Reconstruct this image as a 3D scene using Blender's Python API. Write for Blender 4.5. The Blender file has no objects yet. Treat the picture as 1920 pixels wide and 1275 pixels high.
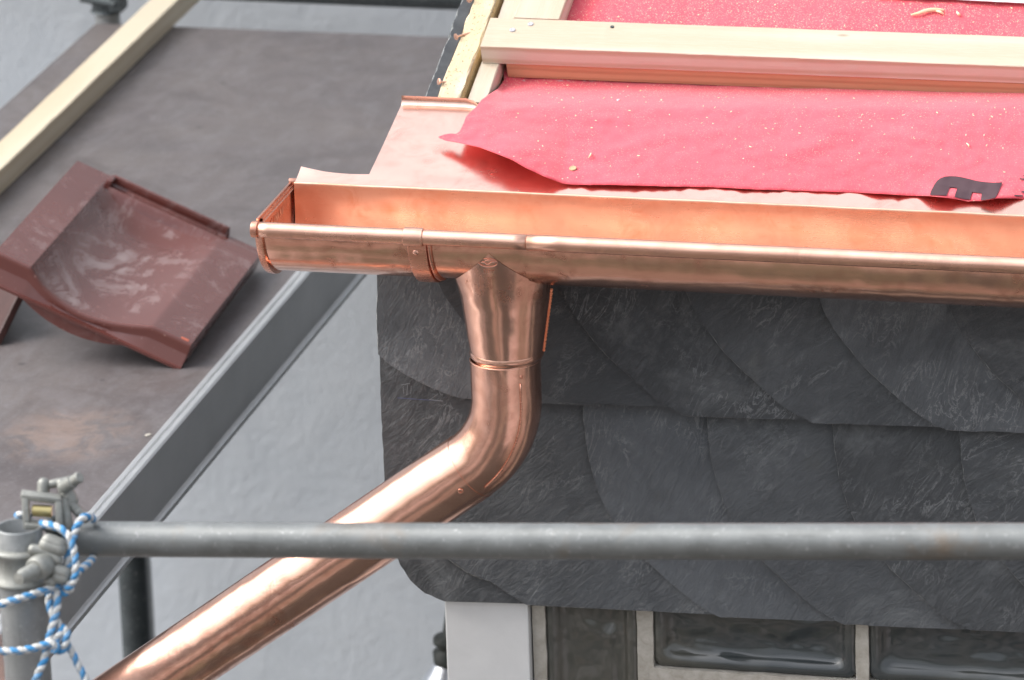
import bpy, bmesh, math, random
from mathutils import Vector, Matrix, noise
random.seed(7)
S = bpy.context.scene
R_ = math.radians

# ------------------------------------------------------------------ camera
CX, CY, FP = 960.0, 637.5, 10300.0
P_, PSI, ROLL = R_(19.26), R_(14.33), R_(-1.865)
F = Vector((-math.sin(PSI)*math.cos(P_), math.cos(PSI)*math.cos(P_), -math.sin(P_)))
Rv = F.cross(Vector((0, 0, 1))).normalized(); Uv = Rv.cross(F)
RX = Rv*math.cos(ROLL)+Uv*math.sin(ROLL); UX = -Rv*math.sin(ROLL)+Uv*math.cos(ROLL)
def ray(x, y): return F+RX*((x-CX)/FP)-UX*((y-CY)/FP)
CAM = -ray(945, 452)*6.69
cd = bpy.data.cameras.new('camera'); cam = bpy.data.objects.new('camera', cd)
S.collection.objects.link(cam); S.camera = cam
cam.matrix_world = Matrix(((RX.x, UX.x, -F.x, CAM.x), (RX.y, UX.y, -F.y, CAM.y), (RX.z, UX.z, -F.z, CAM.z), (0, 0, 0, 1)))
cd.sensor_width = 36; cd.lens = FP/1920*36; cd.clip_start = .1; cd.clip_end = 500
cd.dof.use_dof = True; cd.dof.focus_distance = 6.72; cd.dof.aperture_fstop = 10

# ------------------------------------------------------------------ light
w = bpy.data.worlds.new('World'); S.world = w; w.use_nodes = True
nt = w.node_tree; bg = nt.nodes['Background']
sky = nt.nodes.new('ShaderNodeTexSky'); sky.sky_type = 'NISHITA'; sky.sun_disc = False
SUN_EL, SUN_AZ = R_(46), R_(262)      # azimuth clockwise from +Y
sky.sun_elevation = SUN_EL; sky.sun_rotation = SUN_AZ; sky.dust_density = 4; sky.air_density = 1.2; sky.ozone_density = 1.5
hs = nt.nodes.new('ShaderNodeHueSaturation'); hs.inputs['Saturation'].default_value = .30
tc = nt.nodes.new('ShaderNodeTexCoord'); cn = nt.nodes.new('ShaderNodeTexNoise')
cn.inputs['Scale'].default_value = 2.2; cn.inputs['Detail'].default_value = 5
cr = nt.nodes.new('ShaderNodeMapRange'); cr.inputs[1].default_value = .35; cr.inputs[2].default_value = .7
cr.inputs[3].default_value = .75; cr.inputs[4].default_value = 1.35
mx = nt.nodes.new('ShaderNodeMix'); mx.data_type = 'RGBA'; mx.blend_type = 'MULTIPLY'; mx.inputs[0].default_value = 1
L = nt.links.new
L(sky.outputs[0], hs.inputs['Color']); L(tc.outputs['Generated'], cn.inputs['Vector']); L(cn.outputs[0], cr.inputs[0])
sp_ = nt.nodes.new('ShaderNodeSeparateXYZ'); zr_ = nt.nodes.new('ShaderNodeMapRange'); ml = nt.nodes.new('ShaderNodeMath'); ml.operation = 'MULTIPLY'
zr_.inputs[1].default_value = 0; zr_.inputs[2].default_value = .8; zr_.inputs[3].default_value = .75; zr_.inputs[4].default_value = 1.9
L(tc.outputs['Generated'], sp_.inputs[0]); L(sp_.outputs[2], zr_.inputs[0]); L(zr_.outputs[0], ml.inputs[0]); L(cr.outputs[0], ml.inputs[1])
L(hs.outputs[0], mx.inputs[6]); L(ml.outputs[0], mx.inputs[7]); L(mx.outputs[2], bg.inputs[0])
bg.inputs[1].default_value = .15
sd = bpy.data.lights.new('sun', 'SUN'); sd.energy = .85; sd.angle = R_(32); sd.color = (1, .97, .93)
sun = bpy.data.objects.new('sun', sd); S.collection.objects.link(sun)
sdir = Vector((math.sin(SUN_AZ)*math.cos(SUN_EL), math.cos(SUN_AZ)*math.cos(SUN_EL), math.sin(SUN_EL)))
sun.rotation_euler = sdir.to_track_quat('Z', 'Y').to_euler(); sun.location = sdir*20
S.view_settings.view_transform = 'Standard'; S.view_settings.look = 'None'
S.view_settings.exposure = .50; S.view_settings.gamma = 1
S.render.engine = 'CYCLES'; S.cycles.max_bounces = 12; S.cycles.glossy_bounces = 8
S.render.resolution_x = 1024; S.render.resolution_y = 680

# ------------------------------------------------------------------ projection helpers (photo measurement -> metres on a known plane)
def onp(x, y, n, d):
    r = ray(x, y); t = (d-n.dot(CAM))/n.dot(r); return CAM+r*t
def ony(x, y, Y): return onp(x, y, Vector((0, 1, 0)), Y)
def onz(x, y, Z): return onp(x, y, Vector((0, 0, 1)), Z)
def atd(x, y, D): return CAM+ray(x, y)*D

# ------------------------------------------------------------------ node helper
class M:
    def __init__(s, name):
        s.m = bpy.data.materials.new(name); s.m.use_nodes = True
        s.t = s.m.node_tree; s.b = s.t.nodes['Principled BSDF']; s.tc = s.t.nodes.new('ShaderNodeTexCoord')
    def L(s, a, b): s.t.links.new(a, b)
    def set(s, **k):
        for n, v in k.items():
            i = s.b.inputs[n.replace('_', ' ')]
            if hasattr(v, 'is_linked') or hasattr(v, 'links'): s.L(v, i)
            else: i.default_value = (*v, 1) if isinstance(v, tuple) and len(v) == 3 else v
        return s
    def vec(s, sc=(1, 1, 1), rot=(0, 0, 0), loc=(0, 0, 0), src='Object'):
        n = s.t.nodes.new('ShaderNodeMapping'); n.inputs['Scale'].default_value = sc
        n.inputs['Rotation'].default_value = rot; n.inputs['Location'].default_value = loc
        s.L(s.tc.outputs[src], n.inputs[0]); return n.outputs[0]
    def rvec(s, sc, rot, loc=(0, 0, 0)):
        a = s.vec(rot=rot, loc=loc); n = s.t.nodes.new('ShaderNodeMapping'); n.inputs['Scale'].default_value = sc
        s.L(a, n.inputs[0]); return n.outputs[0]
    def noise(s, scale, detail=4, rough=.55, dist=0, v=None):
        n = s.t.nodes.new('ShaderNodeTexNoise'); n.inputs['Scale'].default_value = scale
        n.inputs['Detail'].default_value = detail; n.inputs['Roughness'].default_value = rough
        n.inputs['Distortion'].default_value = dist
        s.L(v if v is not None else s.tc.outputs['Object'], n.inputs['Vector']); return n.outputs[0]
    def voro(s, scale, v=None, feat='F1', out='Distance'):
        n = s.t.nodes.new('ShaderNodeTexVoronoi'); n.feature = feat; n.inputs['Scale'].default_value = scale
        s.L(v if v is not None else s.tc.outputs['Object'], n.inputs['Vector']); return n.outputs[out]
    def wave(s, scale, v, dist=3, detail=2, dscale=1, band='Y'):
        n = s.t.nodes.new('ShaderNodeTexWave'); n.wave_type = 'BANDS'; n.bands_direction = band
        n.inputs['Scale'].default_value = scale; n.inputs['Distortion'].default_value = dist
        n.inputs['Detail'].default_value = detail; n.inputs['Detail Scale'].default_value = dscale
        s.L(v, n.inputs['Vector']); return n.outputs['Fac']
    def rng(s, x, a, b, c=0., d=1.):
        n = s.t.nodes.new('ShaderNodeMapRange')
        for i, q in enumerate((a, b, c, d)): n.inputs[i+1].default_value = q
        s.L(x, n.inputs[0]); return n.outputs[0]
    def op(s, o, a, b):
        n = s.t.nodes.new('ShaderNodeMath'); n.operation = o
        for i, q in enumerate((a, b)):
            if isinstance(q, (int, float)): n.inputs[i].default_value = q
            else: s.L(q, n.inputs[i])
        return n.outputs[0]
    def mix(s, f, a, b, mode='MIX'):
        n = s.t.nodes.new('ShaderNodeMix'); n.data_type = 'RGBA'; n.blend_type = mode
        if isinstance(f, (int, float)): n.inputs[0].default_value = f
        else: s.L(f, n.inputs[0])
        for i, q in ((6, a), (7, b)):
            if isinstance(q, tuple): n.inputs[i].default_value = (*q, 1)
            else: s.L(q, n.inputs[i])
        return n.outputs[2]
    def bump(s, h, dist=.001, st=1.):
        n = s.t.nodes.new('ShaderNodeBump'); n.inputs['Distance'].default_value = dist; n.inputs['Strength'].default_value = st
        s.L(h, n.inputs['Height']); s.L(n.outputs[0], s.b.inputs['Normal']); return s
    def sep(s, v):
        n = s.t.nodes.new('ShaderNodeSeparateXYZ'); s.L(v, n.inputs[0]); return n.outputs

def mat_copper(name, base=(.945, .555, .425), dull=(.50, .22, .15), amt=.75, r0=.10, r1=.34, seed=0., dent=.0012, grain=(3, 60, 60), gb=.012):
    m = M(name); v = m.vec(loc=(seed, seed*1.7, 0))
    big = m.noise(9, 5, .6, .8, v); sm = m.noise(34, 4, .6, 1.2, v)
    prints = m.rng(m.op('MULTIPLY', m.rng(big, .40, .68), m.rng(sm, .36, .66)), .05, .75)
    fing = m.rng(m.voro(16, m.vec(sc=(1, 1.5, 1.5), loc=(seed+.3, seed, .1))), .12, .34, 1, 0); fing = m.op('MULTIPLY', m.op('MULTIPLY', fing, m.rng(m.noise(7, 2, .5, .5, m.vec(loc=(seed, 4, 2))), .5, .58)), m.rng(m.noise(70, 3, .6), .3, .6, .5, 1)); prints = m.op('MAXIMUM', prints, fing)
    brush = m.noise(14, 3, .6, 0, m.vec(sc=grain, loc=(seed, 0, 0)))
    haze = m.rng(m.noise(3.2, 3, .5, .3, v), .35, .7)
    c = m.mix(m.op('MULTIPLY', prints, amt), base, dull)
    c = m.mix(m.op('MULTIPLY', haze, .22), c, (base[0]*.88, base[1]*.78, base[2]*.74))
    c = m.mix(m.op('MULTIPLY', m.rng(brush, .4, .75), .14), c, (.97, .72, .6))
    r = m.op('ADD', m.rng(m.op('MAXIMUM', m.op('MULTIPLY', prints, .75), m.rng(brush, .3, .9, 0, .5)), 0, 1, r0, r1), m.rng(haze, 0, 1, 0, .06))
    m.set(Base_Color=c, Metallic=1., Roughness=r)
    h = m.op('ADD', m.op('MULTIPLY', m.noise(11, 2, .5, 0, v), 1.), m.op('MULTIPLY', m.rng(brush, 0, 1, 0, gb), 1.))
    m.bump(h, dent*6, .5); return m.m
COPPER = mat_copper('polished_copper')
COPPER_IN = mat_copper('gutter_inside_copper', base=(.96, .60, .43), dull=(.82, .36, .20), amt=.75, r0=.24, r1=.38, seed=3.3, dent=.0008)
COPPER_FL = mat_copper('flashing_copper', base=(.93, .61, .50), dull=(.64, .37, .30), amt=.55, r0=.2, r1=.30, seed=5.1, dent=.0006, grain=(4, 1.5, 1.5), gb=.0)
COPPER_DK = mat_copper('handled_copper', base=(.84, .43, .31), dull=(.45, .20, .14), amt=.8, r0=.22, r1=.42, seed=8.2)
COPPER_BD = mat_copper('bead_copper', base=(.87, .51, .38), dull=(.50, .27, .21), amt=.6, r0=.24, r1=.42, seed=1.2)

def mat_wood(name, base, dark, light, k=1., rough=.6, fleck=0.):
    m = M(name); v = m.vec(sc=(1.2, 16, 16)); v2 = m.vec(sc=(5, 160, 160))
    g = m.wave(1.1*k, v, 5, 3, .6, 'Z'); n = m.noise(6, 6, .7, .6, v2); big = m.noise(5, 3)
    fine = m.noise(9, 5, .8, 0, m.vec(sc=(12, 300, 300)))
    c = m.mix(m.op('MULTIPLY', m.rng(g, .45, 1), .6), base, dark)
    c = m.mix(m.op('MULTIPLY', m.rng(n, .45, .75), .35), c, light)
    c = m.mix(m.op('MULTIPLY', m.rng(fine, .5, .7), .22), c, dark)
    knot = m.rng(m.voro(2.6, m.vec(sc=(1, 2.4, 2.4), loc=(.37, .2, .11))), .012, .03, 1, 0)
    c = m.mix(m.op('MULTIPLY', knot, .7), c, (dark[0]*.5, dark[1]*.4, dark[2]*.35))
    if fleck: c = m.mix(m.rng(m.noise(260, 2), .62, .68, 0, fleck), c, (.2, .13, .07))
    m.set(Base_Color=c, Roughness=rough)
    m.bump(m.op('ADD', n, m.op('MULTIPLY', fine, .6)), .0006, .7); return m.m
PINE = mat_wood('fresh_pine', (.61, .555, .465), (.42, .30, .18), (.66, .62, .54))
PINE_R = mat_wood('sawn_pine_reddish', (.58, .37, .21), (.40, .21, .11), (.64, .44, .28), 1.6)
ROUGH = mat_wood('rough_sawn_board', (.72, .60, .42), (.52, .38, .2), (.84, .76, .62), 2.2, .8, .8)
OCHRE = mat_wood('ochre_sawn_board', (.66, .47, .23), (.45, .28, .1), (.76, .6, .36), 2., .8, .6)
CREAM = mat_wood('planed_cream_beam', (.60, .52, .39), (.50, .40, .26), (.65, .58, .46), .8)

def mat_slate(name, tint):
    m = M(name); v = m.vec(sc=(1, 1, 1), rot=(0, R_(tint*23), 0), loc=(tint*3.1, tint, tint*1.7))
    vs = m.vec(sc=(7, 1, 26), rot=(0, R_(38+tint*17), 0), loc=(tint, 0, 0))
    n = m.noise(7, 7, .62, .6, v); fine = m.noise(150, 4, .7, .5, v)
    ang = R_((42, 62, 30, 50)[int(tint) % 4]); st = m.noise(4, 7, .78, 1.2, m.rvec((7, 1, 22), (0, ang, 0), (tint, 0, 0)))
    st2 = m.noise(3, 6, .8, 2.2, m.rvec((30, 1, 7), (0, ang+.4, 0), (tint*2, 0, 3)))
    mask = m.rng(m.noise(10, 4, .6, .8, m.vec(loc=(4+tint, 0, 2))), .48, .64)
    wisp = m.op('MULTIPLY', m.rng(m.op('ABSOLUTE', m.op('SUBTRACT', m.noise(15, 6, .66, 1.4, m.rvec((.8, 1, 2.4), (0, ang+.2, 0), (tint, 1, 0))), .5), 0), 0, .022, 1, 0), mask)
    kb = (.92, 1.25, .80, .66)[int(tint) % 4]
    c = m.mix(m.rng(n, .32, .68), (.052*kb, .058*kb, .065*kb), (.105*kb, .113*kb, .122*kb))
    c = m.mix(m.op('MULTIPLY', m.rng(st, .50, .74), .55), c, (.150, .158, .166))
    c = m.mix(m.op('MULTIPLY', m.rng(m.noise(6, 6, .7, 1., m.vec(loc=(tint, 5, 2))), .55, .72), .5), c, (.20, .21, .215))
    c = m.mix(m.op('MULTIPLY', m.rng(m.noise(5, 5, .6, .8, m.vec(loc=(7, tint, 1))), .5, .7), .5), c, (.036, .040, .045))
    c = m.mix(m.op('MULTIPLY', m.rng(st2, .58, .76), m.rng(mask, 0, 1, .12, .85)), c, (.22, .225, .228))
    c = m.mix(m.op('MULTIPLY', wisp, .55), c, (.32, .33, .335))
    c = m.mix(m.op('MULTIPLY', m.rng(fine, .55, .72), m.rng(mask, 0, 1, .10, .5)), c, (.17, .175, .18))
    c = m.mix(m.rng(m.noise(11, 4, .6, 0, m.vec(loc=(0, 3, tint))), .62, .76, 0, .22), c, (.10, .098, .07))
    m.set(Base_Color=c, Roughness=m.rng(n, .3, .7, .40, .62), Specular_IOR_Level=.5)
    m.bump(m.op('ADD', m.op('ADD', m.op('MULTIPLY', st, 1.1), m.op('MULTIPLY', n, 1.5)), m.op('MULTIPLY', fine, .18)), 0.0034, .9); return m.m
SLATES = [mat_slate('riven_slate', float(i)) for i in range(4)]
_m = M('chipped_slate_edge'); _n = _m.noise(120, 5, .7); SLATE_RIM = _m.set(Base_Color=_m.mix(_m.rng(_n, .4, .65), (.07, .078, .080), (.34, .35, .35)), Roughness=.65).bump(_n, .002, .9).m

def mat_galv(name, a, b, met=.55, rough=.5, streak=(60, 60, 5), rust=.0):
    m = M(name); n = m.noise(26, 6, .65, .4); s = m.noise(4, 5, .7, .2, m.vec(sc=streak)); f = m.noise(170, 3, .7)
    c = m.mix(m.rng(n, .3, .7), a, b)
    c = m.mix(m.op('MULTIPLY', m.rng(s, .55, .75), .55), c, (a[0]*.5, a[1]*.5, a[2]*.48))
    c = m.mix(m.rng(f, .6, .72, 0, .35), c, (.62, .63, .62))
    if rust: c = m.mix(m.rng(m.noise(5, 5, .6, .5, m.vec(loc=(2, 1, 0))), .56, .68, 0, rust), c, (.20, .13, .07))
    m.set(Base_Color=c, Metallic=met, Roughness=m.rng(n, .3, .7, rough-.1, rough+.14))
    m.bump(m.op('ADD', n, m.op('MULTIPLY', f, .4)), .0007, .5); return m.m
GALV = mat_galv('weathered_galvanised_tube', (.21, .22, .22), (.34, .35, .35), .5, .42, rust=.0)
RAILM = mat_galv('guard_rail_galvanised', (.16, .167, .163), (.225, .236, .234), .45, .42, (3, 60, 60), rust=.55)
CAST = mat_galv('cast_coupler_zinc', (.20, .205, .19), (.36, .36, .33), .45, .5, (40, 40, 40))
DKTUBE = mat_galv('dark_scaffold_tube', (.05, .06, .065), (.085, .10, .105), .4, .5)
BRASS = M('yellow_passivated_steel').set(Base_Color=(.55, .46, .22), Metallic=1., Roughness=.3).m

def mat_alu():
    m = M('extruded_aluminium'); s = m.noise(9, 5, .75, .2, m.vec(sc=(60, 4, 60))); s2 = m.noise(24, 5, .8, 1.5, m.vec(sc=(12, 2, 6)))
    n = m.noise(5, 3)
    c = m.mix(m.rng(n, .3, .7), (.56, .57, .575), (.68, .685, .69)); c = m.mix(m.rng(s2, .62, .7, 0, .5), c, (.75, .75, .74))
    m.set(Base_Color=c, Metallic=.9, Roughness=m.rng(s, .3, .7, .34, .52)); m.bump(s, .0003, .6); return m.m
ALU = mat_alu()

def mat_deck():
    m = M('film_faced_plywood'); big = m.noise(2.6, 5, .6, .7); md = m.noise(9, 6, .7, 1.2); f = m.noise(130, 4, .75, .3)
    stk = m.noise(8, 6, .75, 1.2, m.vec(sc=(3, .9, 1), rot=(0, 0, R_(25))))
    c = m.mix(m.rng(big, .35, .65), (.092, .079, .080), (.125, .106, .100))
    c = m.mix(m.op('MULTIPLY', m.rng(stk, .46, .68), .5), c, (.17, .16, .165))
    c = m.mix(m.op('MULTIPLY', m.rng(m.noise(4, 6, .7, 1.5, m.vec(loc=(3, 1, 0))), .5, .66), .5), c, (.060, .048, .047))
    c = m.mix(m.op('MULTIPLY', m.rng(md, .52, .7), .45), c, (.16, .145, .15))
    c = m.mix(m.rng(f, .55, .7, 0, .35), c, (.25, .24, .24))
    c = m.mix(m.rng(m.voro(7, m.vec(loc=(.2, .3, 0))), .03, .05, .6, 0), c, (.035, .03, .03))
    # brick-dust stain
    gx = m.sep(m.tc.outputs['Object'])
    dx = m.op('MULTIPLY', m.op('SUBTRACT', gx[0], DST[0]), 9.); dy = m.op('MULTIPLY', m.op('SUBTRACT', gx[1], DST[1]), 8.)
    rad = m.op('ADD', m.op('MULTIPLY', dx, dx), m.op('MULTIPLY', dy, dy))
    c = m.mix(m.op('MULTIPLY', m.op('MULTIPLY', m.rng(rad, .2, 1.1, 1, 0), m.rng(m.noise(16, 5, .7, 1.2), .42, .6)), .30), c, (.36, .24, .18))
    m.set(Base_Color=c, Roughness=m.rng(md, .3, .7, .30, .52), Specular_IOR_Level=.6)
    m.bump(m.op('ADD', m.op('MULTIPLY', md, .6), m.op('MULTIPLY', f, .5)), .0012, .6); return m.m
DZ = -.55
dst = onz(130, 815, DZ); DECK_O = Vector((-1.05, 1.1, DZ)); DST = (dst.x-DECK_O.x, dst.y-DECK_O.y)
DECK = mat_deck()

def mat_tile():
    m = M('engobed_clay_tile'); n = m.noise(7, 5, .6, 1.8, m.vec(sc=(1, 1, .3), loc=(.3, .1, 0))); n2 = m.noise(16, 5, .7, 2.2, m.vec(sc=(1, .45, 1), rot=(0, 0, R_(35)))); f = m.noise(160, 2)
    c = m.mix(m.rng(m.noise(4, 3), .3, .7), (.128, .036, .029), (.16, .048, .037))
    film = m.op('MULTIPLY', m.rng(n2, .46, .60), m.rng(n, .42, .58))
    y = m.sep(m.tc.outputs['Object'])[2]
    film = m.op('MULTIPLY', film, m.rng(y, -.030, -.003, 1.0, .35)); film = m.op('MULTIPLY', film, m.rng(m.sep(m.tc.outputs['Object'])[1], .002, .02, 0, 1))
    c = m.mix(m.op('MULTIPLY', film, .75), c, (.42, .33, .32))
    c = m.mix(m.rng(f, .70, .74, 0, .5), c, (.5, .3, .25))
    m.set(Base_Color=c, Roughness=m.rng(film, 0, 1, .24, .45), Specular_IOR_Level=.6, Coat_Weight=.4, Coat_Roughness=.18)
    m.bump(m.op('ADD', m.noise(26, 4), m.op('MULTIPLY', f, .3)), .001, .4); return m.m
TILE = mat_tile()

def mat_membrane():
    m = M('red_underlay_fleece'); f = m.noise(420, 3, .8); md = m.noise(26, 5, .7, .5); big = m.noise(5, 4, .6, .5)
    c = m.mix(m.rng(big, .3, .7), (.66, .062, .092), (.73, .085, .120))
    c = m.mix(m.rng(f, .45, .75, 0, .25), c, (.82, .20, .22))
    # sawdust: dense just below the timber and above it
    g = m.sep(m.tc.outputs['Object'])
    near = m.rng(m.op('SUBTRACT', MEMY+.0, g[1]), .02, .13, 1.5, .25)
    dust = m.op('MULTIPLY', m.op('MAXIMUM', m.rng(m.voro(420), .16, .30, .8, 0), m.rng(m.voro(210, m.vec(loc=(1, 2, 3))), .10, .22, 1, 0)), m.rng(m.op('MULTIPLY', m.rng(md, .34, .60), near), .0, .5))
    c = m.mix(m.op('MULTIPLY', dust, .8), c, (.80, .56, .42))
    sp = m.rng(m.voro(95), .07, .12, 1, 0); c = m.mix(m.op('MULTIPLY', sp, m.rng(m.noise(21, 3), .54, .6, 0, .8)), c, (.86, .68, .52))
    dk = m.rng(m.voro(38, m.vec(loc=(3, 2, 1))), .035, .06, 1, 0); c = m.mix(m.op('MULTIPLY', dk, .45), c, (.3, .06, .07))
    m.set(Base_Color=c, Roughness=.85, Specular_IOR_Level=.3, Sheen_Weight=.35, Sheen_Roughness=.5)
    m.bump(m.op('ADD', m.op('MULTIPLY', f, .25), m.op('MULTIPLY', m.noise(16, 3, .5, .6), 3.)), .0009, .7); return m.m
MEMY = .13
MEMB = mat_membrane()
INK = M('black_print').set(Base_Color=(.06, .028, .036), Roughness=.7).m
def mat_stucco():
    m = M('blue_grey_render'); n = m.noise(9, 6, .6, .4); f = m.noise(60, 4, .6); b = m.noise(1.1, 3)
    c = m.mix(m.rng(b, .3, .7), (.55, .59, .63), (.62, .66, .695)); c = m.mix(m.rng(n, .35, .7, 0, .35), c, (.66, .69, .715))
    m.set(Base_Color=c, Roughness=.9); m.bump(m.op('ADD', n, m.op('MULTIPLY', f, .35)), .006, .6); return m.m
STUCCO = mat_stucco()
def mat_plain(name, c1, c2, rough=.6, sc=30, bump=.0006, **k):
    m = M(name); n = m.noise(sc, 5, .65, .3); m.set(Base_Color=m.mix(m.rng(n, .35, .68), c1, c2), Roughness=rough, **k)
    m.bump(n, bump, .6); return m.m
WHITE = mat_plain('white_painted_post', (.66, .66, .65), (.72, .72, .71), .45, 14, .0003)
MORTAR = mat_plain('sandy_mortar', (.35, .32, .27), (.48, .45, .40), .9, 70, .002)
GREYBOARD = mat_plain('grey_board', (.2, .2, .2), (.26, .26, .26), .8)
DARKWALL = mat_plain('dark_felt_strip', (.028, .031, .036), (.055, .06, .066), .55, 40, .002)
LAPW = mat_plain('white_printed_fleece', (.70, .69, .74), (.78, .77, .80), .8, 60)
STEEL = M('bright_screw_steel').set(Base_Color=(.6, .6, .63), Metallic=1., Roughness=.35).m
SHADE = M('spun_aluminium').set(Base_Color=(.72, .74, .78), Metallic=1., Roughness=.3).m
RUBBER = M('dark_lamp_cap').set(Base_Color=(.02, .025, .02), Roughness=.5).m
SPLINT = mat_plain('wood_splinter', (.72, .52, .3), (.85, .72, .5), .8, 90)
def mat_glass():
    m = M('dark_wavy_glass_block'); n = m.noise(5, 2, .4, 1.2, m.vec(sc=(1, 1, 1.8))); n2 = m.noise(5, 2, .5, .5, m.vec(loc=(1, 2, 3)))
    c = m.mix(m.rng(n2, .4, .65), (.045, .052, .054), (.085, .083, .070))
    m.set(Base_Color=c, Roughness=.14, Specular_IOR_Level=.6, Coat_Weight=.2, Coat_Roughness=.06)
    m.bump(n, .02, .7); return m.m
GLASS = mat_glass()
def mat_rope():
    m = M('blue_white_braided_rope'); uv = m.sep(m.tc.outputs['UV'])
    t = m.op('ADD', m.op('MULTIPLY', uv[0], 62.), uv[1])
    a = m.op('FRACT', t, 0); w_ = m.rng(a, .46, .52)
    fine = m.op('FRACT', m.op('ADD', m.op('MULTIPLY', uv[0], 330.), m.op('MULTIPLY', uv[1], 3.)), 0)
    w_ = m.op('ADD', w_, m.op('MULTIPLY', m.op('SUBTRACT', m.noise(150, 3, .7), .5), 1.1)); c = m.mix(m.rng(w_, .3, .7), (.045, .25, .52), (.60, .60, .58)); c = m.mix(m.rng(m.noise(60, 3), .45, .7, 0, .5), c, (.30, .34, .36))
    m.set(Base_Color=c, Roughness=.75); m.bump(m.op('ADD', m.op('PINGPONG', fine, .5), m.op('MULTIPLY', m.op('PINGPONG', a, .25), 4.)), .0009, .8); return m.m
ROPE = mat_rope()
def mat_ground():
    m = M('garden_ground'); n = m.noise(.45, 4, .6, .5); f = m.noise(9, 5)
    c = m.mix(m.rng(n, .47, .52), (.07, .075, .05), (.19, .145, .13)); c = m.mix(m.rng(m.noise(.3, 3, .5, 0, m.vec(loc=(9, 3, 0))), .54, .58), c, (.23, .20, .185))
    pv = m.voro(.23, m.vec(loc=(3, 1, 0)), out='Color'); pz = m.sep(pv); c = m.mix(m.rng(pz[0], .60, .62), c, (.33, .29, .285)); c = m.mix(m.rng(pz[1], .74, .76), c, (.03, .032, .03))
    c = m.mix(m.rng(f, .4, .7, 0, .3), c, (.10, .09, .08)); m.set(Base_Color=c, Roughness=.9); return m.m

# ------------------------------------------------------------------ object helpers
COL = S.collection
def tag(o, label=None, cat=None, group=None, kind=None):
    if label: o['label'] = label
    if cat: o['category'] = cat
    if group: o['group'] = group
    if kind: o['kind'] = kind
    return o
def root(name, loc, label, cat, group=None):
    o = bpy.data.objects.new(name, None); o.location = loc; o.empty_display_size = .05; COL.objects.link(o)
    return tag(o, label, cat, group)
ROOTLOC = {}
def mesh(name, verts, faces, mat, parent=None, origin=None, smooth=False, mats=None, fm=None):
    """verts are world coordinates; the object sits at its thing's base (or its own origin)."""
    if parent is not None:
        off = Vector(); p = parent
        while p is not None: off = off+Vector(p.location); p = p.parent
    else: off = Vector(origin) if origin is not None else Vector()
    me = bpy.data.meshes.new(name); me.from_pydata([tuple(Vector(v)-off) for v in verts], [], faces)
    for mm in (mats or [mat]): me.materials.append(mm)
    if fm:
        for p_, k in zip(me.polygons, fm): p_.material_index = k
    if smooth: me.polygons.foreach_set('use_smooth', [True]*len(me.polygons))
    o = bpy.data.objects.new(name, me); COL.objects.link(o)
    if parent is not None: o.parent = parent
    else: o.location = off
    bm = bmesh.new(); bm.from_mesh(me); bmesh.ops.recalc_face_normals(bm, faces=bm.faces); bm.to_mesh(me); bm.free()
    return o
class G:
    """collects several shapes for ONE mesh"""
    def __init__(s): s.v = []; s.f = []
    def add(s, v, f):
        n = len(s.v); s.v += [Vector(q) for q in v]; s.f += [tuple(i+n for i in q) for q in f]; return s
    def build(s, name, mat, parent=None, origin=None, smooth=False): return mesh(name, s.v, s.f, mat, parent, origin, smooth)
def box(c, ax, ay, az, bev=0.):
    """box from centre and half-axis vectors, chamfered edges"""
    c = Vector(c); ax, ay, az = Vector(ax), Vector(ay), Vector(az)
    bm = bmesh.new(); bmesh.ops.create_cube(bm, size=2)
    lx, ly, lz = ax.length, ay.length, az.length
    for v in bm.verts: v.co = Vector((v.co.x*lx, v.co.y*ly, v.co.z*lz))
    if bev: bmesh.ops.bevel(bm, geom=bm.edges[:], offset=bev, segments=2, affect='EDGES', profile=.6)
    X, Y, Z = ax.normalized(), ay.normalized(), az.normalized()
    vs = [c+X*v.co.x+Y*v.co.y+Z*v.co.z for v in bm.verts]; fs = [tuple(v.index for v in f.verts) for f in bm.faces]
    bm.free(); return vs, fs
def frame(d, up=Vector((0, 0, 1))):
    d = d.normalized()
    if abs(d.dot(up)) > .95: up = Vector((0, 1, 0))
    a = d.cross(up).normalized(); return a, a.cross(d)
def tube(pts, rad, seg=32, caps=True, close=False):
    pts = [Vector(p) for p in pts]; n = len(pts); rr = rad if isinstance(rad, (list, tuple)) else [rad]*n
    a = None; vs = []; fs = []
    for i in range(n):
        d = (pts[min(i+1, n-1)]-pts[max(i-1, 0)]).normalized()
        if a is None: a, b = frame(d)
        else:
            a = (a-d*a.dot(d)).normalized(); b = a.cross(d)
        for k in range(seg):
            t = 2*math.pi*k/seg; vs.append(pts[i]+(a*math.cos(t)+b*math.sin(t))*rr[i])
    for i in range(n-1):
        for k in range(seg): fs.append((i*seg+k, i*seg+(k+1) % seg, (i+1)*seg+(k+1) % seg, (i+1)*seg+k))
    if caps: fs.append(tuple(range(seg))[::-1]); fs.append(tuple((n-1)*seg+k for k in range(seg)))
    return vs, fs
def lathe(o, axis, prof, seg=48, a0=0., a1=2*math.pi, ref=None):
    """prof: list of (distance along axis, radius)"""
    o = Vector(o); axis = Vector(axis).normalized(); a, b = frame(axis, ref or Vector((0, 0, 1)))
    full = abs(a1-a0-2*math.pi) < 1e-6; ns = seg if full else seg+1; vs = []; fs = []
    for h, r in prof:
        for k in range(ns):
            t = a0+(a1-a0)*k/seg; vs.append(o+axis*h+(a*math.cos(t)+b*math.sin(t))*max(r, 1e-5))
    for i in range(len(prof)-1):
        for k in range(seg):
            k2 = (k+1) % ns; fs.append((i*ns+k, i*ns+k2, (i+1)*ns+k2, (i+1)*ns+k))
    return vs, fs
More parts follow.
